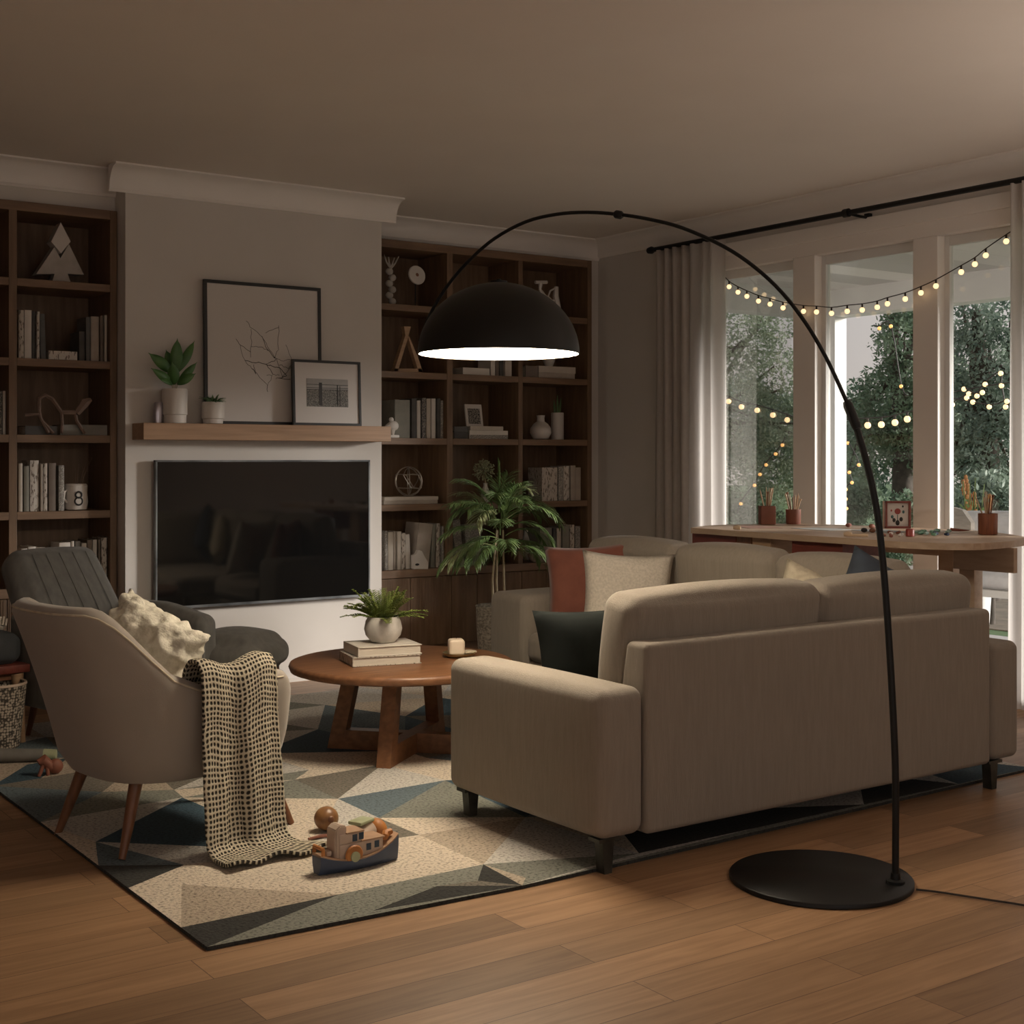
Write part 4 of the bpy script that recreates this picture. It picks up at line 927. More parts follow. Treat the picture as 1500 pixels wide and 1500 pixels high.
# ------------------------------------------------------------------ coffee table and what stands on it
CT = Vector((3.285, 5.60, RT)); TZ = .445
t = thing('coffee_table', 'round reddish wooden coffee table on a crossed sled base', 'table', CT)
bm = new(); add_lathe(bm, [(.50,TZ-.045),(.522,TZ-.038),(.530,TZ-.018),(.524,TZ-.004),(.512,TZ),(.0001,TZ)], 72, CT.x, CT.y); bmesh.ops.remove_doubles(bm, verts=bm.verts, dist=.001)
link('tabletop', bm, M['teak'], t, angle=50)
legs = [Vector((3.035, 5.335)), Vector((3.05, 5.88)), Vector((3.62, 5.80)), Vector((3.60, 5.27))]; cen = sum(legs, Vector((0, 0)))/4
for L_ in legs:
    d = (L_-cen).normalized(); s_ = Vector((-d.y, d.x))*.034; th_ = .075; tp = cen+d*((L_-cen).length-.085)
    bm = new(); lo = []; hi = []
    for a, b2 in ((1, 1), (-1, 1), (-1, -1), (1, -1)):
        q = L_+s_*a+d*(0 if b2 > 0 else -th_); lo.append(bm.verts.new((q.x, q.y, RT+.001)))
        q = tp+s_*a+d*(0 if b2 > 0 else -th_*.95); hi.append(bm.verts.new((q.x, q.y, TZ-.046)))
    bm.faces.new(lo[::-1]); bm.faces.new(hi)
    for k in range(4): bm.faces.new((lo[k], lo[(k+1) % 4], hi[(k+1) % 4], hi[k]))
    link('leg', bm, M['teak'], t, smooth=False)
for a, b2, zt in ((legs[0], legs[2], .105), (legs[1], legs[3], .1045)):
    d = (b2-a).normalized(); s_ = Vector((-d.y, d.x))*.0335; a2, b3 = a+d*.05, b2-d*.05
    bm = new(); add_prism(bm, [tuple(a2+s_), tuple(a2-s_), tuple(b3-s_), tuple(b3+s_)], RT+.0015, zt); link('stretcher', bm, M['teak'], t, smooth=False)
def lying(label, cxy, yaw, wd, dp, z, h, key):
    t = thing('book', label, 'book', (cxy[0], cxy[1], z), yaw, 'stacked books on the coffee table')
    bm = new(); k = .004
    add_box(bm, -wd/2, wd/2, -dp/2, dp/2, 0, k, bev=.001); add_box(bm, -wd/2, wd/2, -dp/2, dp/2, h-k, h, bev=.001); add_box(bm, -wd/2, -wd/2+k, -dp/2, dp/2, 0, h, bev=.001)
    link('cover', bm, BK[key], t, world=False, smooth=False)
    bm = new(); add_box(bm, -wd/2+k, wd/2-.006, -dp/2+.006, dp/2-.006, k, h-k); link('pages', bm, PAGES, t, world=False, smooth=False)
bc = onZ(567, 962, TZ)
lying('larger white book at the bottom of the coffee table stack', (3.175, 5.61), R(-14), .33, .25, TZ+.001, .042, 'printed cream')
lying('white book on top of the coffee table stack under the bowl', (3.19, 5.615), R(-12), .31, .245, TZ+.044, .044, 'white')
zb = TZ+.0885; c = Vector((3.20, 5.625, zb)); t = thing('potted_fern', 'green fern in a round stoneware bowl on the stacked books', 'potted plant', c)
bm = new(); add_lathe(bm, [(.04,0),(.055,.003),(.083,.035),(.090,.065),(.083,.10),(.072,.122),(.066,.122),(.068,.10),(.06,.09),(.0001,.09)], 48); link('bowl', bm, M['ceramicm'], t, world=False)
random.seed(31)
for k in range(54):
    a = k*2.399; el = random.uniform(.38, 1.5); L = random.uniform(.14, .20)*(1 if el < 1.2 else .85); bm = new()
    pts = []; p_ = Vector((.03*cos(a), .03*sin(a), .10)); v_ = Vector((cos(a)*cos(el), sin(a)*cos(el), sin(el)))
    for i in range(9): pts.append(p_.copy()); p_ += v_*L/8; v_ = (v_+Vector((0, 0, -.10))).normalized()
    add_tube(bm, pts, .0012, 3)
    for i in range(1, 9):
        dd = (pts[i]-pts[i-1]).normalized(); sd = dd.cross(Vector((0, 0, 1))).normalized(); nn = sd.cross(dd)
        for sg in (1, -1):
            for h_ in (0, .5):
                l_ = .034*(1-.75*abs(i/8-.35)); q = pts[i-1].lerp(pts[i], h_); leaf_bm(bm, q, q+(sd*sg*.9+dd*.55+nn*random.uniform(-.1, .35)).normalized()*l_, .009, n=3, curve=.1)
    thick(link('frond', bm, M['fern'], t, world=False), .0008)
c = onZ(672, 962, TZ); t = thing('candle_tray', 'small round brass tray with a notched raised slab on the coffee table', 'tray', (c.x, c.y, TZ))
bm = new(); add_lathe(bm, [(.045,.001),(.066,.004),(.078,.014),(.080,.022),(.076,.022),(.070,.012),(.0001,.010)], 40); link('dish', bm, M['brass'], t, world=False)
bm = new(); add_box(bm, .02, .085, -.03, .03, .016, .026, bev=.003); link('slab', bm, M['ivory'], t, world=False)
cc = onZ(662, 957, TZ); bm = new(); softbox(bm, -.037, .037, -.037, .037, 0, .075, r=.012, puff=.002); add_tube(bm, [(0, 0, .074), (.001, 0, .084)], .0012, 5, mi=1)
o = link('candle', bm, [M['wax'], M['ink']], None, angle=80); o.location = (c.x-.022, c.y-.012, TZ+.0135); o.rotation_euler = (0, 0, R(-25)); tag(o, 'squarish cream pillar candle standing in the brass tray', 'candle')

# ------------------------------------------------------------------ toys on the rug
t = thing('toy_boat', 'painted wooden toy paddle boat with blue hull on the rug', 'toy', tuple(onZ(522, 1270, RT)), R(2))
hp = []
nb = 16
for i in range(nb+1):
    s_ = i/nb; x = -.165+.335*s_; wv = .058*(sin(pi*(.10+.86*s_)))**.55; sheer = .036+.030*(2*s_-1)**2+(.022*s_*s_); hp.append((x, wv, sheer))
bm = new(); rows_ = []
for x, wv, zt in hp:
    k = x/.17; rows_.append([bm.verts.new((x*.93, s_*wv*f, z)) for s_, f, z in ((-1, 1, zt), (-1, .92, zt*.5), (-1, .6, .004), (1, .6, .004), (1, .92, zt*.5), (1, 1, zt))])
for i in range(nb):
    for j in range(5): bm.faces.new((rows_[i][j], rows_[i][j+1], rows_[i+1][j+1], rows_[i+1][j]))
bm.faces.new(rows_[0]); bm.faces.new(rows_[-1][::-1])
for i in range(nb): bm.faces.new((rows_[i][5], rows_[i][0], rows_[i+1][0], rows_[i+1][5]))
link('hull', bm, M['hull'], t, world=False, angle=60)
bm = new(); up = []; 
for x, wv, zt in hp: up.append([bm.verts.new((x*.93, s_*(wv*.93), zt+dz)) for s_, dz in ((-1, -.004), (-1, .005), (1, .005), (1, -.004))])
for i in range(nb):
    for j in range(4): bm.faces.new((up[i][j], up[i][(j+1) % 4], up[i+1][(j+1) % 4], up[i+1][j]))
bm.faces.new(up[0]); bm.faces.new(up[-1][::-1]); link('deck', bm, M['toywood'], t, world=False, angle=60)
bm = new(); add_box(bm, -.085, .085, -.036, .036, .040, .095, bev=.004); link('cabin', bm, M['toypale'], t, world=False)
bm = new(); add_box(bm, -.085, .005, -.034, .034, .095, .128, bev=.003); link('upper_cabin', bm, M['toypale'], t, world=False)
bm = new(); add_box(bm, -.002, .09, -.04, .04, .095, .101, bev=.002); add_box(bm, -.06, .01, -.038, .038, .128, .134, bev=.002); link('roof', bm, M['toywood'], t, world=False)
bm = new(); add_prism(bm, [(-.10,.040),(-.055,.040),(-.055,.155),(-.078,.160),(-.098,.145)], -.031, .031, fn=lambda a, b, h: (a, h, b)); bmesh.ops.bevel(bm, geom=bm.edges[:], offset=.004, segments=2, affect='EDGES'); link('wheelhouse', bm, M['toypale'], t, world=False)
bm = new(); add_box(bm, -.083, -.070, -.0325, -.031, .075, .095); link('wheelhouse_window', bm, M['leg'], t, world=False)
for x0_, z0_ in ((-.035, .100), (-.005-.005, .103), (.018, .062), (.050, .066)):
    bm = new(); dy = -.0355 if z0_ > .09 else -.0375; add_box(bm, x0_, x0_+.018, dy, -.033, z0_, z0_+.023); link('window', bm, M['toyblue'], t, world=False)
bm = new(); add_lathe(bm, [(.0001,-.006),(.030,-.006),(.034,0),(.030,.006),(.0001,.006)], 28); bm.transform(Matrix.Translation((-.036, -.047, .058)) @ Matrix.Rotation(R(90), 4, 'X')); link('paddle_wheel', bm, M['toyorange'], t, world=False)
bm = new(); add_lathe(bm, [(.0001,-.003),(.017,-.003),(.017,.003),(.0001,.003)], 24); bm.transform(Matrix.Translation((-.036, -.056, .054)) @ Matrix.Rotation(R(90), 4, 'X')); link('wheel_hub', bm, M['toygreen'], t, world=False)
bm = new(); add_box(bm, -.125, -.105, -.02, .01, .06, .078, bev=.005); link('bench', bm, M['toypale'], t, world=False)
bm = new(); add_tube(bm, [(-.145, -.03, .07), (-.145, -.03, .09), (-.145, .03, .09), (-.145, .03, .07)], .007, 8); add_tube(bm, [(.10, -.022, .09), (.115, 0, .095), (.14, .0, .10)], [.012, .014, .01], 8); link('railing', bm, M['toyorange'], t, world=False)
# drum and ball lying behind the boat
c = onZ(528, 1222, RT); t = thing('toy_rattle', 'wooden toy drum with orange ball end and stick behind the boat', 'toy', tuple(onZ(531, 1240, RT)), R(25))
bm = new(); add_lathe(bm, [(.0001,-.04),(.042,-.04),(.044,.03),(.0001,.03)], 24); bm.transform(Matrix.Translation((0, 0, .045)) @ Matrix.Rotation(R(80), 4, 'Y')); link('drum', bm, M['toypale'], t, world=False)
bm = new(); add_box(bm, -.05, .035, -.03, .03, .086, .100, bev=.006); link('drum_band', bm, M['toygreen'], t, world=False)
bm = new(); add_sphere(bm, (.055, -.02, .048), .044, 20, (.8, 1, 1)); link('ball_end', bm, M['toyorange'], t, world=False)
bm = new(); add_tube(bm, [(-.17, -.01, .03), (-.04, 0, .045)], .007, 8); link('stick', bm, M['toywood'], t, world=False)
c = onZ(478, 1217, RT); bm = new(); add_sphere(bm, (0, 0, .046), .046, 28, (1, 1, .95)); add_sphere(bm, (-.002, -.040, .050), .014, 12, (1, .7, 1), mi=1)
single('wooden_ball', 'turned wooden ball resting on the rug behind the toy boat', 'ball', bm, [M['ballwood'], M['leg']], (c.x, c.y, RT+.001), world=False)
c = onZ(470, 1229, RT); bm = new(); add_tube(bm, [(-.05, 0, .007), (0, .004, .008), (.06, 0, .007)], [.005, .007, .005], 8); single('toy_peg', 'small red wooden peg lying beside the knitted throw', 'toy', bm, M['terracotta'], (c.x, c.y, RT+.001), world=False)
# at the photo's far margin: toy stick, red toy, basket, bench
c = onZ(20, 1122, RT); bm = new(); add_tube(bm, [(-.16, 0, .032), (.10, 0, .03)], [.034, .027], 14); add_tube(bm, [(.10, 0, .03), (.155, 0, .029)], [.0275, .024], 14, mi=1)
single('toy_baton', 'grey wooden rod with a yellow tip lying on the rug', 'toy', bm, [mat('grey_paint', (.20, .19, .17), .6), M['toygreen']], (c.x+.05, c.y+.06, RT+.001), (0, 0, R(-28)), world=False)
c = onZ(66, 1136, RT); t = thing('toy_animal', 'small red carved toy animal by the cream armchair leg', 'toy', (c.x, c.y, RT))
bm = new(); add_sphere(bm, (.045, 0, .035), .034, 14, (1, .8, 1)); add_tube(bm, [(.03, 0, .03), (-.01, 0, .07), (-.03, 0, .06)], [.022, .026, .014], 10); link('body', bm, M['terracotta'], t, world=False)
for x in (-.03, .01):
    bm = new(); add_tube(bm, [(x*.3, -.01, .055), (x, -.012, .002)], [.010, .008], 8); link('leg', bm, M['terracotta'], t, world=False)
c = onZ(2, 1098, RT); c = Vector((c.x, c.y+.05, RT)); t = thing('woven_basket', 'pale woven basket with an open weave standing on the rug', 'basket', c)
bw = bpy.data.materials.new('open_weave'); bw.use_nodes = True; nn_ = bw.node_tree; b = nn_.nodes['Principled BSDF']; tcn = nn_.nodes.new('ShaderNodeTexCoord'); vo = nn_.nodes.new('ShaderNodeTexVoronoi'); vo.inputs['Scale'].default_value = 75; vo.inputs['Randomness'].default_value = .5
rr_ = nn_.nodes.new('ShaderNodeValToRGB'); rr_.color_ramp.elements[0].position = .35; rr_.color_ramp.elements[0].color = (.48, .41, .33, 1); rr_.color_ramp.elements[1].position = .6; rr_.color_ramp.elements[1].color = (.06, .05, .04, 1)
nn_.links.new(tcn.outputs['Object'], vo.inputs['Vector']); nn_.links.new(vo.outputs['Distance'], rr_.inputs[0]); nn_.links.new(rr_.outputs[0], b.inputs['Base Color']); b.inputs['Roughness'].default_value = .95
bm = new(); add_lathe(bm, [(.085,0),(.095,.006),(.118,.20),(.128,.305),(.122,.31),(.112,.29),(.09,.02),(.0001,.015)], 36); link('body', bm, bw, t, world=False)
bm = new(); add_lathe(bm, [(.124,.30),(.131,.306),(.128,.316),(.118,.314)], 36, cap=False); link('rim', bm, M['toypale'], t, world=False)
b0 = Vector((1.70, 6.95, RT)); t = thing('low_bench', 'low red-brown wooden bench with tan splayed legs at the photo edge', 'bench', b0, R(8))
bm = new(); add_box(bm, -.62, .18, -.16, .17, .345, .385, bev=.006); link('bench_top', bm, M['redwood'], t, world=False)
bm = new(); add_box(bm, -.58, .13, -.12, .13, .31, .345); link('apron', bm, M['leg'], t, world=False, smooth=False)
for x in (-.55, .13):
    for y in (-.12, .12):
        bm = new(); add_tube(bm, [(x*1.18, y*1.1, .001), (x, y, .34)], [.014, .03], 10); link('leg', bm, M['tan'] if y < 0 else M['leg'], t, world=False)
bm = new(); softbox(bm, -.50, .15, -.13, .14, 0, .15, r=.045, puff=.02); o = link('seat_pad', bm, M['bluegrey'], None, angle=80); o.location = b0+Vector((0, 0, .386)); o.rotation_euler = (0, 0, R(8)); tag(o, 'thick dark blue-grey pad lying on the low red bench', 'cushion')
bm = new()
for k in range(22):
    add_tube(bm, [(-.2+.016*k, -.03, .045-.001*k), (-.195+.016*k, -.02, .06+.004*(k % 3)), (-.19+.016*k, .0, .05)], .006, 5)
softbox(bm, -.22, .14, -.02, .10, .0, .05, r=.02, puff=.01)
o = link('fringed_blanket', bm, M['creamtex'], None); o.location = b0+Vector((-.02, .02, .56)); o.rotation_euler = (R(-10), R(12), R(8)); tag(o, 'folded fringed cream blanket on the dark bench pad', 'blanket')
#@@PART3
# ------------------------------------------------------------------ arc floor lamp
B0 = Vector((3.576, 2.922)); D2 = Vector((-.576, 1.448)).normalized()
HEAD_R = 1.558; hc = B0+D2*HEAD_R
t = thing('floor_lamp', 'black arc floor lamp with a lit dome shade over the sofa', 'floor lamp', (3.43, 3.10, 0))
bm = new(); add_lathe(bm, [(.0001,0),(.296,0),(.300,.003),(.300,.014),(.296,.018),(.0001,.018)], 80, 3.437, 3.118); link('base_disc', bm, M['black'], t, angle=50)
def arcp(px, py):                                      # a point of the arc, which lies in the upright plane through pole and head
    u = (px-750)/F_PX
    a = B0.x*cT-B0.y*sT; b = D2.x*cT-D2.y*sT; c_ = B0.x*sT+B0.y*cT; d = D2.x*sT+D2.y*cT
    r_ = (u*c_-a)/(b-u*d); dep = c_+d*r_
    return Vector((B0.x+D2.x*r_, B0.y+D2.y*r_, EYE-(py-HZ)/F_PX*dep))
low = [arcp(*p_) for p_ in ((1312,1150),(1310,1080),(1306,1000),(1301,920),(1294,830),(1284,745),(1268,672),(1250,612))]
low = [Vector((B0.x, B0.y, .018)), Vector((B0.x, B0.y, .12))]+low
upx = [(1250,612),(1232,570),(1208,520),(1180,473),(1145,428),(1105,391),(1060,361),(1000,334),(950,321),(905,314),(860,311),(815,314),(770,325),(725,349),(690,379),(662,410),(640,442),(625,472),(615,500)]
upp = [arcp(*p_) for p_ in upx]
def smooth_(P_, n_=4):
    out = []
    for i in range(len(P_)-1):
        p0, p1, p2, p3 = P_[max(0, i-1)], P_[i], P_[i+1], P_[min(len(P_)-1, i+2)]
        for k in range(n_):
            s_ = k/n_; out.append(.5*((2*p1)+(p2-p0)*s_+(2*p0-5*p1+4*p2-p3)*s_*s_+(3*p1-p0-3*p2+p3)*s_**3))
    out.append(P_[-1]); return out
bm = new(); add_tube(bm, smooth_(low), .0115, 16); link('pole', bm, M['black'], t)
bm = new(); add_tube(bm, smooth_(upp), .0068, 14); link('arc_arm', bm, M['black'], t)
bm = new(); j0, j1 = arcp(1256, 628), arcp(1240, 588); add_tube(bm, [j0, j0.lerp(j1, .15), j0.lerp(j1, .85), j1], [.014,.0165,.0165,.012], 16); link('joint_sleeve', bm, M['black'], t)
bm = new(); j0, j1 = arcp(900, 313.5), arcp(912, 315.5); add_tube(bm, [j0, j0.lerp(j1, .2), j0.lerp(j1, .8), j1], [.010,.0155,.0155,.010], 16); link('coupling', bm, M['black'], t)
bm = new(); add_lathe(bm, [(.0115,.018),(.030,.018),(.030,.026),(.017,.030),(.015,.05),(.0116,.05)], 24, B0.x, B0.y); link('pole_collar', bm, M['black'], t, angle=50)
RZM = 1.4+153/F_PX*hc.dot(Vector((sT, cT))); RR = 118.5/F_PX*hc.dot(Vector((sT, cT))); HT = RR*.885
prof = [(RR*cos(a), RZM+HT*sin(a)) for a in [pi/2*k/18 for k in range(18)]]+[(.02, RZM+HT*.999), (.0001, RZM+HT)]
bm = new(); add_lathe(bm, prof, 72, hc.x, hc.y, cap=False)
inn = [((RR-.004)*cos(a), RZM+(HT-.004)*sin(a)) for a in [pi/2*k/18 for k in range(18)]]+[(.0001, RZM+HT-.004)]
add_lathe(bm, inn, 72, hc.x, hc.y, cap=False, mi=1); add_lathe(bm, [(RR, RZM), (RR-.004, RZM)], 72, hc.x, hc.y, cap=False, mi=0)
link('lamp_shade', bm, [M['domeblack'], M['domein']], t, angle=60)
bm = new(); add_lathe(bm, [(.0001, RZM+.006), (RR-.008, RZM+.006), (RR-.008, RZM+.010), (.0001, RZM+.010)], 64, hc.x, hc.y, cap=False); link('diffuser', bm, M['diff'], t, angle=50)
bm = new(); tz = RZM+HT; add_lathe(bm, [(.035, tz-.004), (.034, tz+.006), (.010, tz+.008), (.008, tz+.014), (.0001, tz+.014)], 24, hc.x, hc.y, cap=False); link('shade_cap', bm, M['black'], t)
cp = [onZ(1342,1303,.006), onZ(1370,1306,.006), onZ(1410,1312,.006), onZ(1455,1319,.006), onZ(1500,1326,.006), onZ(1600,1345,.006)]
bm = new(); add_tube(bm, smooth_(cp), .0035, 8); link('power_cord', bm, M['cord'], t)

# ------------------------------------------------------------------ curtains and rod
def drape(name, label, y0, y1, x, z0, z1, nf, amp, m, seed):
    rnd = random.Random(seed); bm = new(); n = nf*10; nz = 26; ph = [rnd.uniform(-.5, .5) for _ in range(nf+1)]; g = []
    for j in range(nz+1):
        v = j/nz; r_ = []
        for i in range(n+1):
            u = i/n; a = u*nf*2*pi+ph[int(u*nf)]*0+.5*sin(u*9+seed)
            gather = 1-.10*sin(pi*min(1, v*1.2))*0
            yy = y0+(y1-y0)*u+.010*sin(a*1.0+1+v)*v; xx = x+amp*sin(a)*(.55+.45*(1-v))+.008*sin(3*v+u*14)
            r_.append(bm.verts.new((xx, yy, z1+(z0-z1)*v)))
        g.append(r_)
    for j in range(nz):
        for i in range(n): bm.faces.new((g[j][i], g[j][i+1], g[j+1][i+1], g[j+1][i]))
    o = single(name, label, 'curtain', bm, m, (x, (y0+y1)/2, z0), angle=170)
    if m is not M['sheer']: md = o.modifiers.new('thickness', 'SOLIDIFY'); md.thickness = .003
CXR = 6.60; RODZ = 2.935
drape('drape', 'heavy beige linen drape next to the tall bookcase wall', 7.20, 7.565, CXR, .02, RODZ-.012, 4, .026, M['curtain'], 1)
drape('sheer_curtain', 'pale translucent curtain hanging at the far end of the rod', 6.865, 7.205, CXR+.0, .02, RODZ-.012, 3, .026, M['sheer'], 2)
drape('sheer_curtain', 'pale translucent curtain at the near end of the garden windows', 3.95, 4.60, CXR, .02, RODZ-.012, 8, .028, M['sheer'], 3)
t = thing('curtain_rod', 'long black curtain rod above the garden windows', 'curtain rod', (CXR, 5.6, RODZ))
bm = new(); add_tube(bm, [(CXR, 3.9, RODZ), (CXR, 7.60, RODZ)], .017, 14); link('rod', bm, M['black'], t)
bm = new(); add_tube(bm, [(CXR, 7.60, RODZ), (CXR, 7.625, RODZ), (CXR, 7.66, RODZ)], [.018, .028, .022], 14); link('finial', bm, M['black'], t)
yb_ = onX(1240, 318, CXR).y
bm = new(); add_tube(bm, [(CXR, yb_-.02, RODZ), (CXR, yb_+.02, RODZ)], .027, 14); add_tube(bm, [(CXR, yb_-.03, RODZ-.01), (CXR+.02, yb_-.1, RODZ-.035), (WX-.002, yb_-.1, RODZ-.035)], .009, 8); add_box(bm, WX-.03, WX-.001, yb_-.12, yb_-.08, RODZ-.07, RODZ-.01); link('bracket', bm, M['black'], t)

# ------------------------------------------------------------------ string lights across the windows
bulbs = [(1068,420),(1081,428),(1094,434),(1111,441),(1128,445.5),(1147,451),(1177,456),(1196,457),(1218,459),(1241,456),(1263,454),(1285,450),(1300,445),(1326,438),(1349,429),(1371,419),(1408,398.5),(1428,387),(1444,374),(1474,353.5)]
def stringl(name, label, pts, hang, X, br, m, off, closed=False, bsc=(1, 1, 1)):
    t = thing(name, label, 'string lights', onX(*pts[len(pts)//2], X)); W3 = [onX(a, b, X) for a, b in pts]
    top = [p_+Vector((0, 0, off)) for p_ in W3]
    ends = [onX(*hang[0], X)]+top+[onX(*hang[1], X)]
    bm = new(); add_tube(bm, smooth_(ends, 3), .0032 if X < 7 else .006, 6)
    for p_, q in zip(W3, top): add_tube(bm, [q, p_+Vector((0, 0, br*.8))], br*.36, 8)
    link('cord', bm, M['cord'], t)
    for p_ in W3:
        bm = new(); add_sphere(bm, p_, br, 14, bsc); link('bulb', bm, m, t)
SLX = 6.64
stringl('string_lights', 'glowing globe string lights swagged across the garden windows', bulbs, ((1055, 398), (1486, 336)), SLX, .0165, M['bulb'], .038)

# ------------------------------------------------------------------ craft table by the windows
TT = 1.0
front = [(1012,773),(1045,775),(1080,777.5),(1120,780),(1160,783),(1200,785.5),(1240,788),(1290,791.5),(1330,794),(1400,796),(1450,795),(1505,788)]
back = [(1505,775),(1400,771.5),(1317,770.5),(1240,769),(1160,767),(1085,768),(1040,769.5)]
poly = [onZ(a, b, TT).to_2d() for a, b in front+back]; poly = [Vector((min(p_.x, 6.46), p_.y)) for p_ in poly]
tb = sum(poly, Vector((0, 0)))/len(poly)
t = thing('craft_table', 'long pale wooden craft table with a rounded end by the windows', 'table', (tb.x, tb.y, 0))
bm = new(); add_prism(bm, [tuple(p_.to_2d()) for p_ in smooth_([q_.to_3d() for q_ in poly+[poly[0]]], 4)[:-1]], TT-.032, TT); link('tabletop', bm, M['tablewood'], t, smooth=False)
def ap(n, a, b, y0, y1, X, m, th=.025):
    p_, q = onX(a, 800, X).y, onX(b, 800, X).y; bm = new(); add_box(bm, X, X+th, min(p_, q), max(p_, q), y0, y1, bev=.002); return link(n, bm, m, t, smooth=False)
ap('drawer', 1014, 1078, .84, TT-.033, 5.465, M['redwood'], .3); ap('drawer', 1160, 1234, .80, TT-.033, 5.405, M['redwood'], .3)
ap('side_panel', 1078.5, 1101, .5, TT-.033, 5.47, M['leg'], .3); ap('side_panel', 1102, 1129, .5, TT-.033, 5.46, M['tan'], .3)
ap('apron', 1396, 1485, .845, TT-.033, 5.78, M['potwood'] if False else M['tablewood'], .03)
for (a, b, X) in ((1405, 1427, 5.82), (1235, 1252, 5.66), (1374, 1396, 6.28), (1020, 1030, 5.75)):
    p_, q = onX(a, 800, X).y, onX(b, 800, X).y; bm = new(); add_box(bm, X, X+.07, min(p_, q), max(p_, q), 0, TT-.033, bev=.003); link('leg', bm, M['tablewood'], t, smooth=False)
bm = new(); add_box(bm, 6.3, 6.33, 4.6, 6.1, .86, TT-.033); link('apron', bm, M['tablewood'], t, smooth=False)
def onT(a, b): return onZ(a, b, TT+.001)
for (lab, a, b, colr) in (('pinkish paper sheet lying on the far end of the craft table', 1110, 772, (.45, .27, .21)), ('white drawing sheet lying mid craft table', 1205, 775, (.52, .52, .50)), ('grey-blue paper sheet beside the beads on the table', 1290, 778, (.38, .42, .44)), ('cream paper sheet under the coloured beads', 1385, 778.5, (.56, .48, .42))):
    c = onT(a, b); c.x = min(c.x, 6.2); bm = new(); add_box(bm, -.10, .10, -.15, .15, 0, .0015); single('paper_sheet', lab, 'paper', bm, mat('paper_'+str(a), colr, .8), c, (0, 0, random.uniform(-.5, .5)), world=False, smooth=False)
def pot(label, a0, a1, ybot, ytop, m, square, nst, seed, hang=.035):
    c = onT((a0+a1)/2, ybot); c.x = min(c.x, 6.38); rr = ray((a0+a1)/2, ybot); dep = c.x*sT+c.y*cT
    wd = (a1-a0)/F_PX*dep; h = (ybot-ytop)/F_PX*dep; t = thing('brush_pot', label, 'pot', c, R(-33))
    bm = new(); r_ = wd/2
    if square:
        s_ = r_*.86; add_box(bm, -s_, s_, -s_, s_, 0, h, bev=.003); add_box(bm, -s_+.006, s_-.006, -s_+.006, s_-.006, h-.001, h+.0005, mi=1)
    else: add_lathe(bm, [(r_*.9,0),(r_*.97,.004),(r_,h),(r_*.93,h),(r_*.9,h*.7),(.0001,h*.7)], 28)
    link('pot', bm, [m, M['soil']], t, world=False, angle=50)
    rnd = random.Random(seed)
    for k in range(nst):
        a = rnd.uniform(0, 2*pi); q = rnd.uniform(.2, .75)*r_; ln = rnd.uniform(.06, .12)*(1.0 if h < .13 else 1.15); sl = rnd.uniform(.3, 1.0)
        bm = new(); p0 = Vector((q*cos(a)*.6, q*sin(a)*.6, h*.72)); p1 = Vector((q*cos(a)*(1+sl), q*sin(a)*(1+sl), h+ln))
        add_tube(bm, [p0, p0.lerp(p1, .85), p1], [.004, .004, .0015 if k % 3 else .009], 7)
        link('brush' if k % 3 == 0 else 'pencil', bm, [M['pencil'], M['tan'], M['ivory'], M['leg']][k % 4], t, world=False)
pot('square red-brown pot of pencils at the far end of the craft table', 1111, 1136, 768, 741, M['terracotta'], True, 9, 1)
pot('round red-brown pot of pencils beside the square pot', 1151, 1173, 767.5, 746, M['terracotta'], False, 9, 2)
pot('brown wooden pot of brushes at the rounded table end', 1433, 1461, 783, 752, M['potwood'], False, 9, 3)
# flower picture box
c = onT(1336, 773); c.x = min(c.x, 6.30); dep = c.x*sT+c.y*cT; k_ = dep/F_PX; t = thing('picture_box', 'deep red-edged box frame with a flower collage on the craft table', 'picture', c, R(-38))
W2, H2 = 37*k_/2, 40*k_
bm = new()
for q in ((-W2, W2, 0, .012), (-W2, W2, H2-.012, H2), (-W2, -W2+.012, 0, H2), (W2-.012, W2, 0, H2)): add_box(bm, q[0], q[1], -.006, .02, q[2], q[3], bev=.001)
link('frame', bm, M['redwood'], t, world=False, smooth=False)
bm = new(); add_box(bm, -W2+.002, W2+.006, .02, .075, .002, H2-.002); link('box', bm, mat('peach_wood', (.62, .44, .32), .6), t, world=False, smooth=False)
bm = new(); add_box(bm, -W2+.012, W2-.012, .010, .019, .012, H2-.012); link('mat_board', bm, M['paper'], t, world=False, smooth=False)
bm = new(); add_lathe(bm, [(.0001,-.003),(.017,-.003),(.017,.003),(.0001,.003)], 14); bm.transform(Matrix.Translation((0, .009, H2*.62)) @ Matrix.Rotation(R(90), 4, 'X')); add_tube(bm, [(0, .009, H2*.5), (0, .009, H2*.16)], .002, 4, mi=1)
for a, b_, r_, mi in ((-.03, .42, .008, 1), (.033, .6, .007, 1), (.02, .33, .010, 2), (-.02, .3, .009, 2), (-.035, .65, .005, 0), (.03, .8, .005, 2), (.0, .2, .012, 2)): add_sphere(bm, (a, .009, H2*b_), r_, 8, (1, .4, 1.3), mi=mi)
link('collage', bm, [M['redpaint'], mat('teal_paper', (.06, .13, .13), .7), M['darkbrown']], t, world=False)
c = onT(1361, 779); c = onT(1336, 781)
bm = new(); add_lathe(bm, [(.018,0),(.022,.002),(.022,.035),(.018,.04),(.0001,.04)], 20); single('paint_jar', 'little red paint jar among beads before the picture box', 'jar', bm, M['redpaint'], onT(1333, 786), world=False)
rnd = random.Random(9)
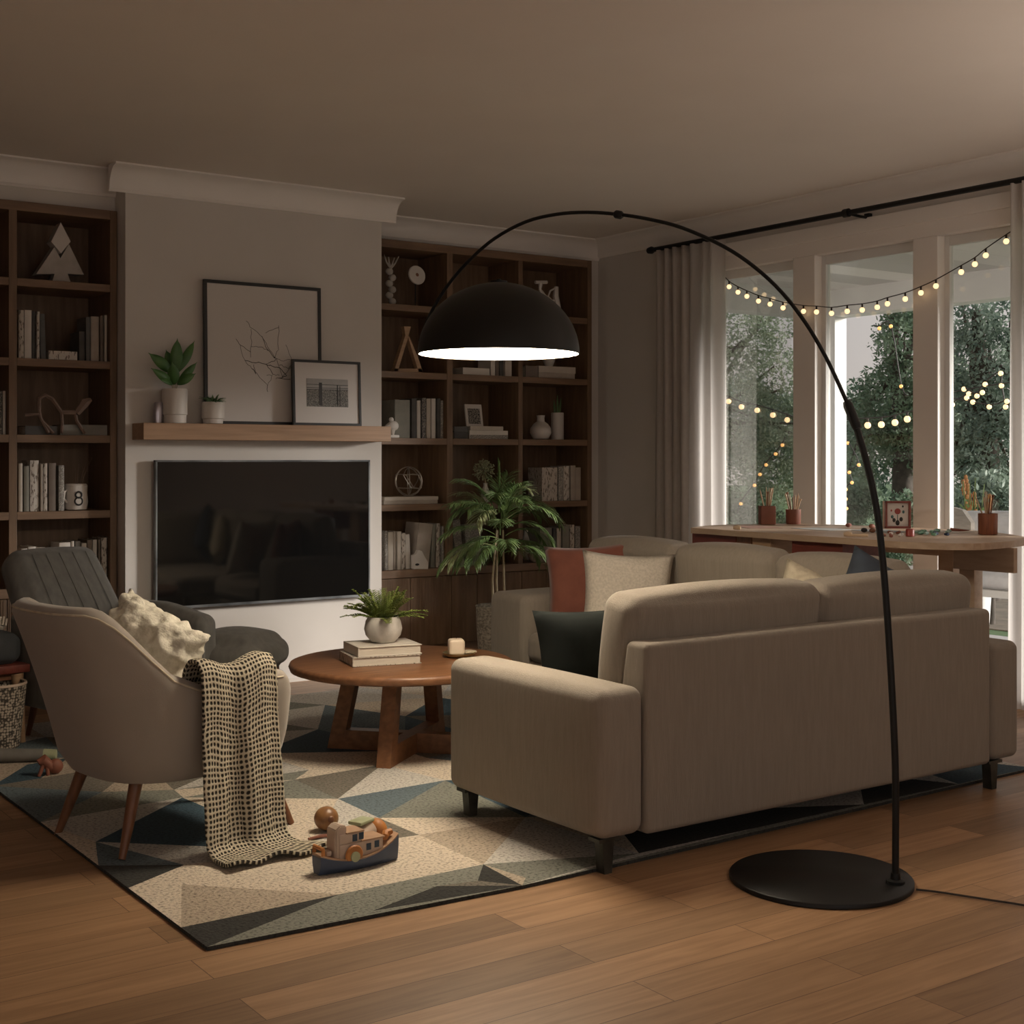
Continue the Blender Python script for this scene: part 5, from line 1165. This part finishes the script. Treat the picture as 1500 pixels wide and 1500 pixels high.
for k in range(16):
    a = rnd.uniform(1343, 1392); b = rnd.uniform(779, 786); c = onT(a, b); bm = new(); dx = rnd.uniform(.012, .024)
    add_tube(bm, [(-dx, 0, .009), (0, rnd.uniform(-.01, .01), .010), (dx, 0, .009)], [.007, .009, .006], 8)
    single('craft_bead', ['green', 'navy', 'mint'][k % 3 if k > 2 else 0]+' craft bead heaped with others by the red paint jar', 'bead', bm, [M['green'], M['hull'], mat('mint', (.30, .42, .36), .5)][k % 3] if k > 2 else M['green'], c, (0, 0, rnd.uniform(0, 3)), group='green beads on the craft table', world=False)
for k in range(12):
    a = rnd.uniform(1292, 1325); b = rnd.uniform(781, 787.5); bm = new(); add_sphere(bm, (0, 0, .008), .008, 8, (1.5, 1, 1))
    single('craft_scrap', 'small pink and pale craft scraps strewn before the picture box', 'scrap', bm, [M['terracotta'], M['paper'], M['rust']][k % 3], onT(a, b), (0, 0, rnd.uniform(0, 3)), group='pink scraps on the craft table', world=False)
for lab, a, b, m in (('rust red pebble lying on the white drawing sheet', 1243, 772.5, M['rust']), ('dark brown pebble nearest the black lamp pole on the table', 1266, 780, M['darkbrown']), ('dark brown pebble just behind the lamp pole on the craft table', 1278, 780.5, M['leg']), ('pink crayon lump behind the lamp pole', 1277, 774, M['terracotta'])):
    bm = new(); add_sphere(bm, (0, 0, .013), .016, 12, (1.3, 1, .8)); single('pebble', lab, 'pebble', bm, m, onT(a, b), world=False)
for lab, a, b in (('pink wooden clothes peg hanging over the red drawer', 1074, 777), ('pale wooden rolling pin at the table edge above the second drawer', 1236, 787)):
    c = onT(a, b); c.x += .03; bm = new(); add_tube(bm, [(-.02, 0, .014), (0, 0, .016), (.02, 0, .014)], [.010, .015, .010], 10)
    if a > 1200: add_tube(bm, [(.0, 0, .010), (.10, 0, .010)], .008, 8)
    single('rolling_pin' if a > 1200 else 'clothes_peg', lab, 'tool', bm, M['pencil'], c, (0, 0, R(-55)), world=False)
bm = new(); add_tube(bm, [(0, 0, .007), (.10, 0, .006)], [.012, .002], 8); single('red_marker', 'dark red tapered marker lying past the green beads', 'marker', bm, M['rust'], onT(1392, 778), (0, 0, R(-60)), world=False)

# ------------------------------------------------------------------ the porch and the garden
DZ = -.06; PX_, PY_ = 9.5, 8.52
box_struct('porch_deck', [(WX+.13, PX_+.25, 1.5, 9.6, DZ-.12, DZ)], M['deck'], 'grey boarded porch deck outside the windows')
box_struct('porch_ceiling', [(WX+.12, PX_+.2, 1.0, PY_+.25, 2.93, 3.02)], M['porchceil'], 'pale boarded porch ceiling outside the windows')
box_struct('porch_beam', [(PX_-.02, PX_+.18, 1.0, PY_+.25, 2.69, 2.93), (WX+.13, PX_-.02, PY_+.05, PY_+.25, 2.69, 2.93)], M['outwhite'], 'white beam edging the porch ceiling')
box_struct('porch_post', [(PX_, PX_+.16, PY_-.07, PY_+.13, DZ, 2.69)], M['outwhite'], 'white porch corner post beyond the middle window', bev=.004)
bm = new(); add_box(bm, WX+.4, 70, -20, 60, -.4, -.2); single('lawn', 'green lawn and garden ground beyond the porch', 'lawn', bm, M['grass'], (20, 10, -.2), smooth=False)['kind'] = 'structure'
box_struct('garden_path', [(11.0, 13.5, 5.0, 12.5, -.205, -.19)], M['gravel'], 'brown earth path crossing the lawn')

def leafmat(name, c1, c2, tr=.3):
    m = bpy.data.materials.new(name); m.use_nodes = True; n = m.node_tree; b = n.nodes['Principled BSDF']; b.inputs['Roughness'].default_value = .6
    t_ = n.nodes.new('ShaderNodeTexCoord'); v = n.nodes.new('ShaderNodeTexNoise'); v.inputs['Scale'].default_value = 2.5; v.inputs['Detail'].default_value = 8; n.links.new(t_.outputs['Object'], v.inputs['Vector'])
    r = n.nodes.new('ShaderNodeValToRGB'); r.color_ramp.elements[0].position = .38; r.color_ramp.elements[1].position = .62; r.color_ramp.elements[0].color = (*c1, 1); r.color_ramp.elements[1].color = (*c2, 1)
    n.links.new(v.outputs[0], r.inputs[0]); n.links.new(r.outputs[0], b.inputs['Base Color'])
    x = n.nodes.new('ShaderNodeBsdfTranslucent'); n.links.new(r.outputs[0], x.inputs[0]); mx = n.nodes.new('ShaderNodeMixShader'); mx.inputs[0].default_value = tr
    n.links.new(b.outputs[0], mx.inputs[1]); n.links.new(x.outputs[0], mx.inputs[2]); n.links.new(mx.outputs[0], n.nodes['Material Output'].inputs[0]); return m
LM = [leafmat('tree_leaf', (.08, .14, .08), (.23, .31, .20)), leafmat('hedge_leaf', (.12, .17, .10), (.38, .43, .30)), leafmat('grey_leaf', (.10, .15, .11), (.29, .36, .28))]
def leaves(name, blobs, count, size, m, parent, seed):
    rg = np.random.default_rng(seed); tot = sum((b[3]*b[4]*b[5]) for b in blobs); V = []
    for bx, by, bz, rx, ry, rz in blobs:
        k = int(count*rx*ry*rz/tot); d = rg.normal(size=(k, 3)); d /= np.linalg.norm(d, axis=1)[:, None]
        r_ = rg.uniform(.35, 1, k)**.5; c = d*r_[:, None]*np.array([rx, ry, rz])+np.array([bx, by, bz])
        c += rg.normal(size=(k, 3))*size*1.2
        a = rg.normal(size=(k, 3)); a /= np.linalg.norm(a, axis=1)[:, None]; b = np.cross(a, rg.normal(size=(k, 3))); b /= np.linalg.norm(b, axis=1)[:, None]
        s = size*rg.uniform(.6, 1.3, k)[:, None]
        V.append(np.stack([c-a*s, c-b*s*.45, c+a*s, c+b*s*.45], 1).reshape(-1, 3))
    V = np.concatenate(V)-np.array(parent.location if parent.parent is None else (0, 0, 0)); nq = len(V)//4
    me = bpy.data.meshes.new(name); me.vertices.add(len(V)); me.vertices.foreach_set('co', V.ravel().astype(np.float32))
    me.loops.add(nq*4); me.loops.foreach_set('vertex_index', np.arange(nq*4, dtype=np.int32)); me.polygons.add(nq); me.polygons.foreach_set('loop_start', np.arange(0, nq*4, 4, dtype=np.int32))
    me.update(calc_edges=True); me.validate(); me.materials.append(m); o = bpy.data.objects.new(name, me); C.objects.link(o); o.parent = parent; return o
def tree(label, x, y, h, blobs, n, size, lm, seed, name='tree', tr=.16, group=None):
    t = thing(name, label, 'tree' if name == 'tree' else ('hedge' if name == 'hedge' else 'shrub'), (x, y, -.2), group=group); rnd = random.Random(seed)
    bm = new(); add_tube(bm, [(x, y, -.22), (x+.1, y+.05, h*.35), (x-.05, y+.1, h*.7)], [tr, tr*.75, tr*.35], 10)
    for b in blobs:
        for _ in range(2):
            s_ = rnd.uniform(.3, .6); add_tube(bm, [(x+.05, y+.05, h*s_), ((x+b[0])/2+rnd.uniform(-.2, .2), (y+b[1])/2, (h*s_+b[2])/2+.1), (b[0]+rnd.uniform(-.4, .4)*b[3], b[1], b[2]+rnd.uniform(-.3, .3))], [tr*.35, tr*.2, tr*.07], 6)
    link('trunk', bm, M['bark'], t); leaves('foliage', blobs, n, size, lm, t, seed); return t
def bl(px, py, X, rpx, ratio=(1, 1, 1)):               # a clump of leaves where the photo shows one
    p_ = onX(px, py, X); r_ = rpx/F_PX*(p_.x*sT+p_.y*cT); return (p_.x, p_.y, p_.z, r_*ratio[0]*1.0, r_*ratio[1], r_*ratio[2])
X1 = 14.0; g0 = onX(1320, 800, X1)
tree('broad dark tree filling the middle window', g0.x, g0.y, 4.6, [bl(1328, 500, X1, 50), bl(1306, 590, X1, 62), bl(1345, 640, X1+.4, 66), bl(1335, 440, X1+.2, 50), bl(1250, 675, X1, 40), bl(1380, 560, X1, 44)], 17000, .034, LM[0], 3)
X2 = 13.2; g0 = onX(1445, 800, X2)
tree('darker tree filling the window nearest the white curtain', g0.x, g0.y, 4.4, [bl(1440, 530, X2, 62), bl(1410, 610, X2, 60), bl(1470, 660, X2, 66), bl(1420, 470, X2, 44), bl(1480, 470, X2, 40), bl(1510, 580, X2, 60), bl(1390, 690, X2, 44)], 16000, .032, LM[2], 5)
X3 = 9.9; g0 = onX(1120, 800, X3+2)
tree('tall climbing hedge seen through the window by the drape', 11.2, 12.6, 3.9, [bl(1080, 600, X3+1.2, 62), bl(1075, 700, X3+1, 58), bl(1085, 490, X3+1.4, 58), bl(1140, 560, X3+2.2, 55), bl(1140, 680, X3+2.2, 60), bl(1130, 470, X3+2.4, 40), bl(1180, 620, X3+2, 46), bl(1060, 780, X3+1, 60)], 22000, .024, LM[1], 7, name='hedge')
X4 = 21.0; g0 = onX(1362, 760, X4)
tree('distant pale green tree under the strip of sky', g0.x, g0.y, 6.2, [bl(1230, 620, X4, 60), bl(1290, 660, X4, 70), bl(1200, 680, X4, 60), bl(1370, 640, X4, 60), bl(1440, 640, X4, 70), bl(1150, 640, X4, 70), bl(1080, 620, X4, 70)], 15000, .065, LM[2], 9, tr=.25)
X5 = 12.2
for i, (lab, a, b, r_, s_, lm) in enumerate((('dark round shrub behind the porch post', 1245, 735, 34, .035, 0), ('low green shrub at the foot of the broad tree', 1330, 765, 44, .035, 0), ('clipped shrub beneath the climbing hedge', 1120, 790, 50, .03, 1), ('low shrub behind the white garden bench', 1450, 735, 42, .035, 2), ('low dark shrub under the craft table line', 1290, 820, 50, .035, 0))):
    q = bl(a, b, X5-.3*i, r_); tree(lab, q[0], q[1], max(.5, q[2]), [q, (q[0]+.1, q[1]+.2, q[2]-q[5]*.6, q[3]*.9, q[4]*.9, q[5]*.8)], 4200, s_, LM[lm], 20+i, name='shrub', tr=.05)
# lights in the garden
stringl('garden_string_lights', 'dimmer bulbs on a cord sagging before the climbing hedge', [(1067,588),(1086,596),(1109,601),(1132,608),(1153,615)], ((1045, 578), (1180, 618)), 9.3, .026, M['bulb'], .05)
stringl('garden_string_lights', 'bulbs on a pale cord across the broad tree in the middle window', [(1235,625),(1271,623),(1291,622),(1311,619),(1329,614)], ((1226, 614), (1352, 600)), 10.4, .032, M['bulb'], .07)
fairy = [(1146,652),(1136,665),(1122,681),(1113,695),(1105,711),(1085,738),(1320,566)]
stringl('fairy_lights', 'amber fairy lights trailing down the climbing hedge', fairy[:6], ((1150, 640), (1080, 752)), 9.6, .017, M['bulbo'], .02)
stringl('fairy_lights', 'amber fairy lights trailing down behind the porch post', [(1237,642),(1242,649),(1258,681),(1244,692),(1248,707),(1239,717),(1239,731),(1240,745)], ((1234, 634), (1240, 756)), 10.8, .018, M['bulbo'], .02)
stringl('fairy_lights', 'scattered warm bulbs in the tree by the white curtain', [(1395,593),(1419,577),(1412,570),(1431,580),(1439,575),(1416,583),(1425,589),(1443,563),(1466,547),(1467,565),(1473,596),(1475,588),(1449,596),(1387,580)], ((1384, 600), (1480, 560)), 11.0, .024, M['bulb'], .02)
stringl('fairy_lights', 'three faint bulbs high among the broad tree leaves', [(1288,481),(1305,478),(1320,566)], ((1280, 476), (1330, 580)), 11.4, .02, M['bulbo'], .02)
# garden furniture
c = onX(1437, 800, 8.6)
t = thing('garden_bench', 'white garden bench with pale cushions on the porch deck', 'bench', (8.45, c.y, DZ), 0)
bm = new(); softbox(bm, 8.15, 8.85, c.y-1.1, c.y+.35, .49, .61, r=.04, puff=.01); link('seat_cushion', bm, M['outfab'], t, angle=80)
bm = new(); add_box(bm, 8.12, 8.9, c.y-1.12, c.y+.37, .44, .49, bev=.004); link('seat_frame', bm, M['outwhite'], t, smooth=False)
bm = new(); softbox(bm, 8.78, 8.93, c.y-1.1, c.y+.35, .61, 1.0, r=.05, puff=.015); link('back_cushion', bm, M['outfab'], t, angle=80)
for x in (8.15, 8.85):
    for y in (c.y-1.08, c.y+.31):
        bm = new(); add_box(bm, x-.03, x+.03, y-.03, y+.03, DZ, .44); link('leg', bm, M['outwhite'], t, smooth=False)
c2 = onX(1397, 760, 7.7); t = thing('garden_chair', 'weathered grey chair with a curved plank back on the porch', 'chair', (7.7, c2.y, DZ), R(-20))
bm = new(); add_prism(bm, [(-.22,.40),(.22,.40),(.22,1.0),(.17,1.05),(0,1.075),(-.12,1.06),(-.22,.98)], -.015, .015, fn=lambda a, b, h: (h, a, b-DZ)); link('backrest', bm, mat('weathered_wood', (.30, .27, .24), .8, (.24, .215, .19), 10, (1, 1, 9)), t, world=False, smooth=False)
bm = new(); add_box(bm, -.42, .0, -.22, .22, .42, .46); link('seat', bm, M['deck'], t, world=False, smooth=False)
for x, y in ((-.38, -.19), (-.38, .19), (0, -.19), (0, .19)):
    bm = new(); add_box(bm, x-.02, x+.02, y-.02, y+.02, .0, .42); link('leg', bm, M['deck'], t, world=False, smooth=False)
c = onX(1424, 752, 9.2); t = thing('flowering_plant', 'potted plant with orange flower spikes behind the white bench', 'plant', (c.x, c.y, DZ))
bm = new(); add_lathe(bm, [(.12,0),(.15,.45),(.16,.5),(.14,.5),(.13,.42),(.0001,.42)], 24); link('pot', bm, M['outwhite'], t, world=False)
random.seed(8); bm = new(); bf = new()
for k in range(26):
    a = random.random()*2*pi; q = random.uniform(.02, .16); h = random.uniform(.95, 1.32); add_tube(bm, [(0, 0, .42), (q*cos(a)*.6, q*sin(a)*.6, h*.7), (q*cos(a), q*sin(a), h)], .005, 4)
    for j in range(4): leaf_bm(bm, (q*cos(a)*.7, q*sin(a)*.7, h*(.6+.07*j)), (q*cos(a)+.07*cos(a+j*2), q*sin(a)+.07*sin(a+j*2), h*(.66+.07*j)), .03, n=3)
    if k % 2: 
        for j in range(4): add_sphere(bf, (q*cos(a)+random.uniform(-.01, .01), q*sin(a), h-.03*j), .016, 6, (1, 1, 1.4))
link('leaves', bm, M['palm'], t, world=False); link('flowers', bf, M['flower'], t, world=False)

# ------------------------------------------------------------------ finer pieces belong to the part that carries them
for child, holder in (('soil', 'pot'), ('soil', 'basket'), ('piping', 'shell'), ('drum_band', 'drum'), ('wheel_hub', 'paddle_wheel'), ('wheelhouse_window', 'wheelhouse'), ('channel_stitching', 'backrest'),
                      ('glass_pane', 'window_frame'), ('finial', 'rod'), ('rim', 'body'), ('hub', 'disc'), ('numeral', 'body'), ('shade_cap', 'lamp_shade'), ('diffuser', 'lamp_shade'), ('pole_collar', 'pole'), ('joint_sleeve', 'pole'),
                      ('coupling', 'arc_arm'), ('photo', 'mat_board'), ('branch_drawing', 'mat_board'), ('collage', 'mat_board'), ('mat_board', 'frame')):
    for o in list(bpy.data.objects):
        if o.name.split('.')[0] == child and o.parent is not None and o.parent.parent is None:
            sib = [q for q in o.parent.children if q.name.split('.')[0] == holder]
            if sib and not (child == 'mat_board'): o.parent = sib[0]
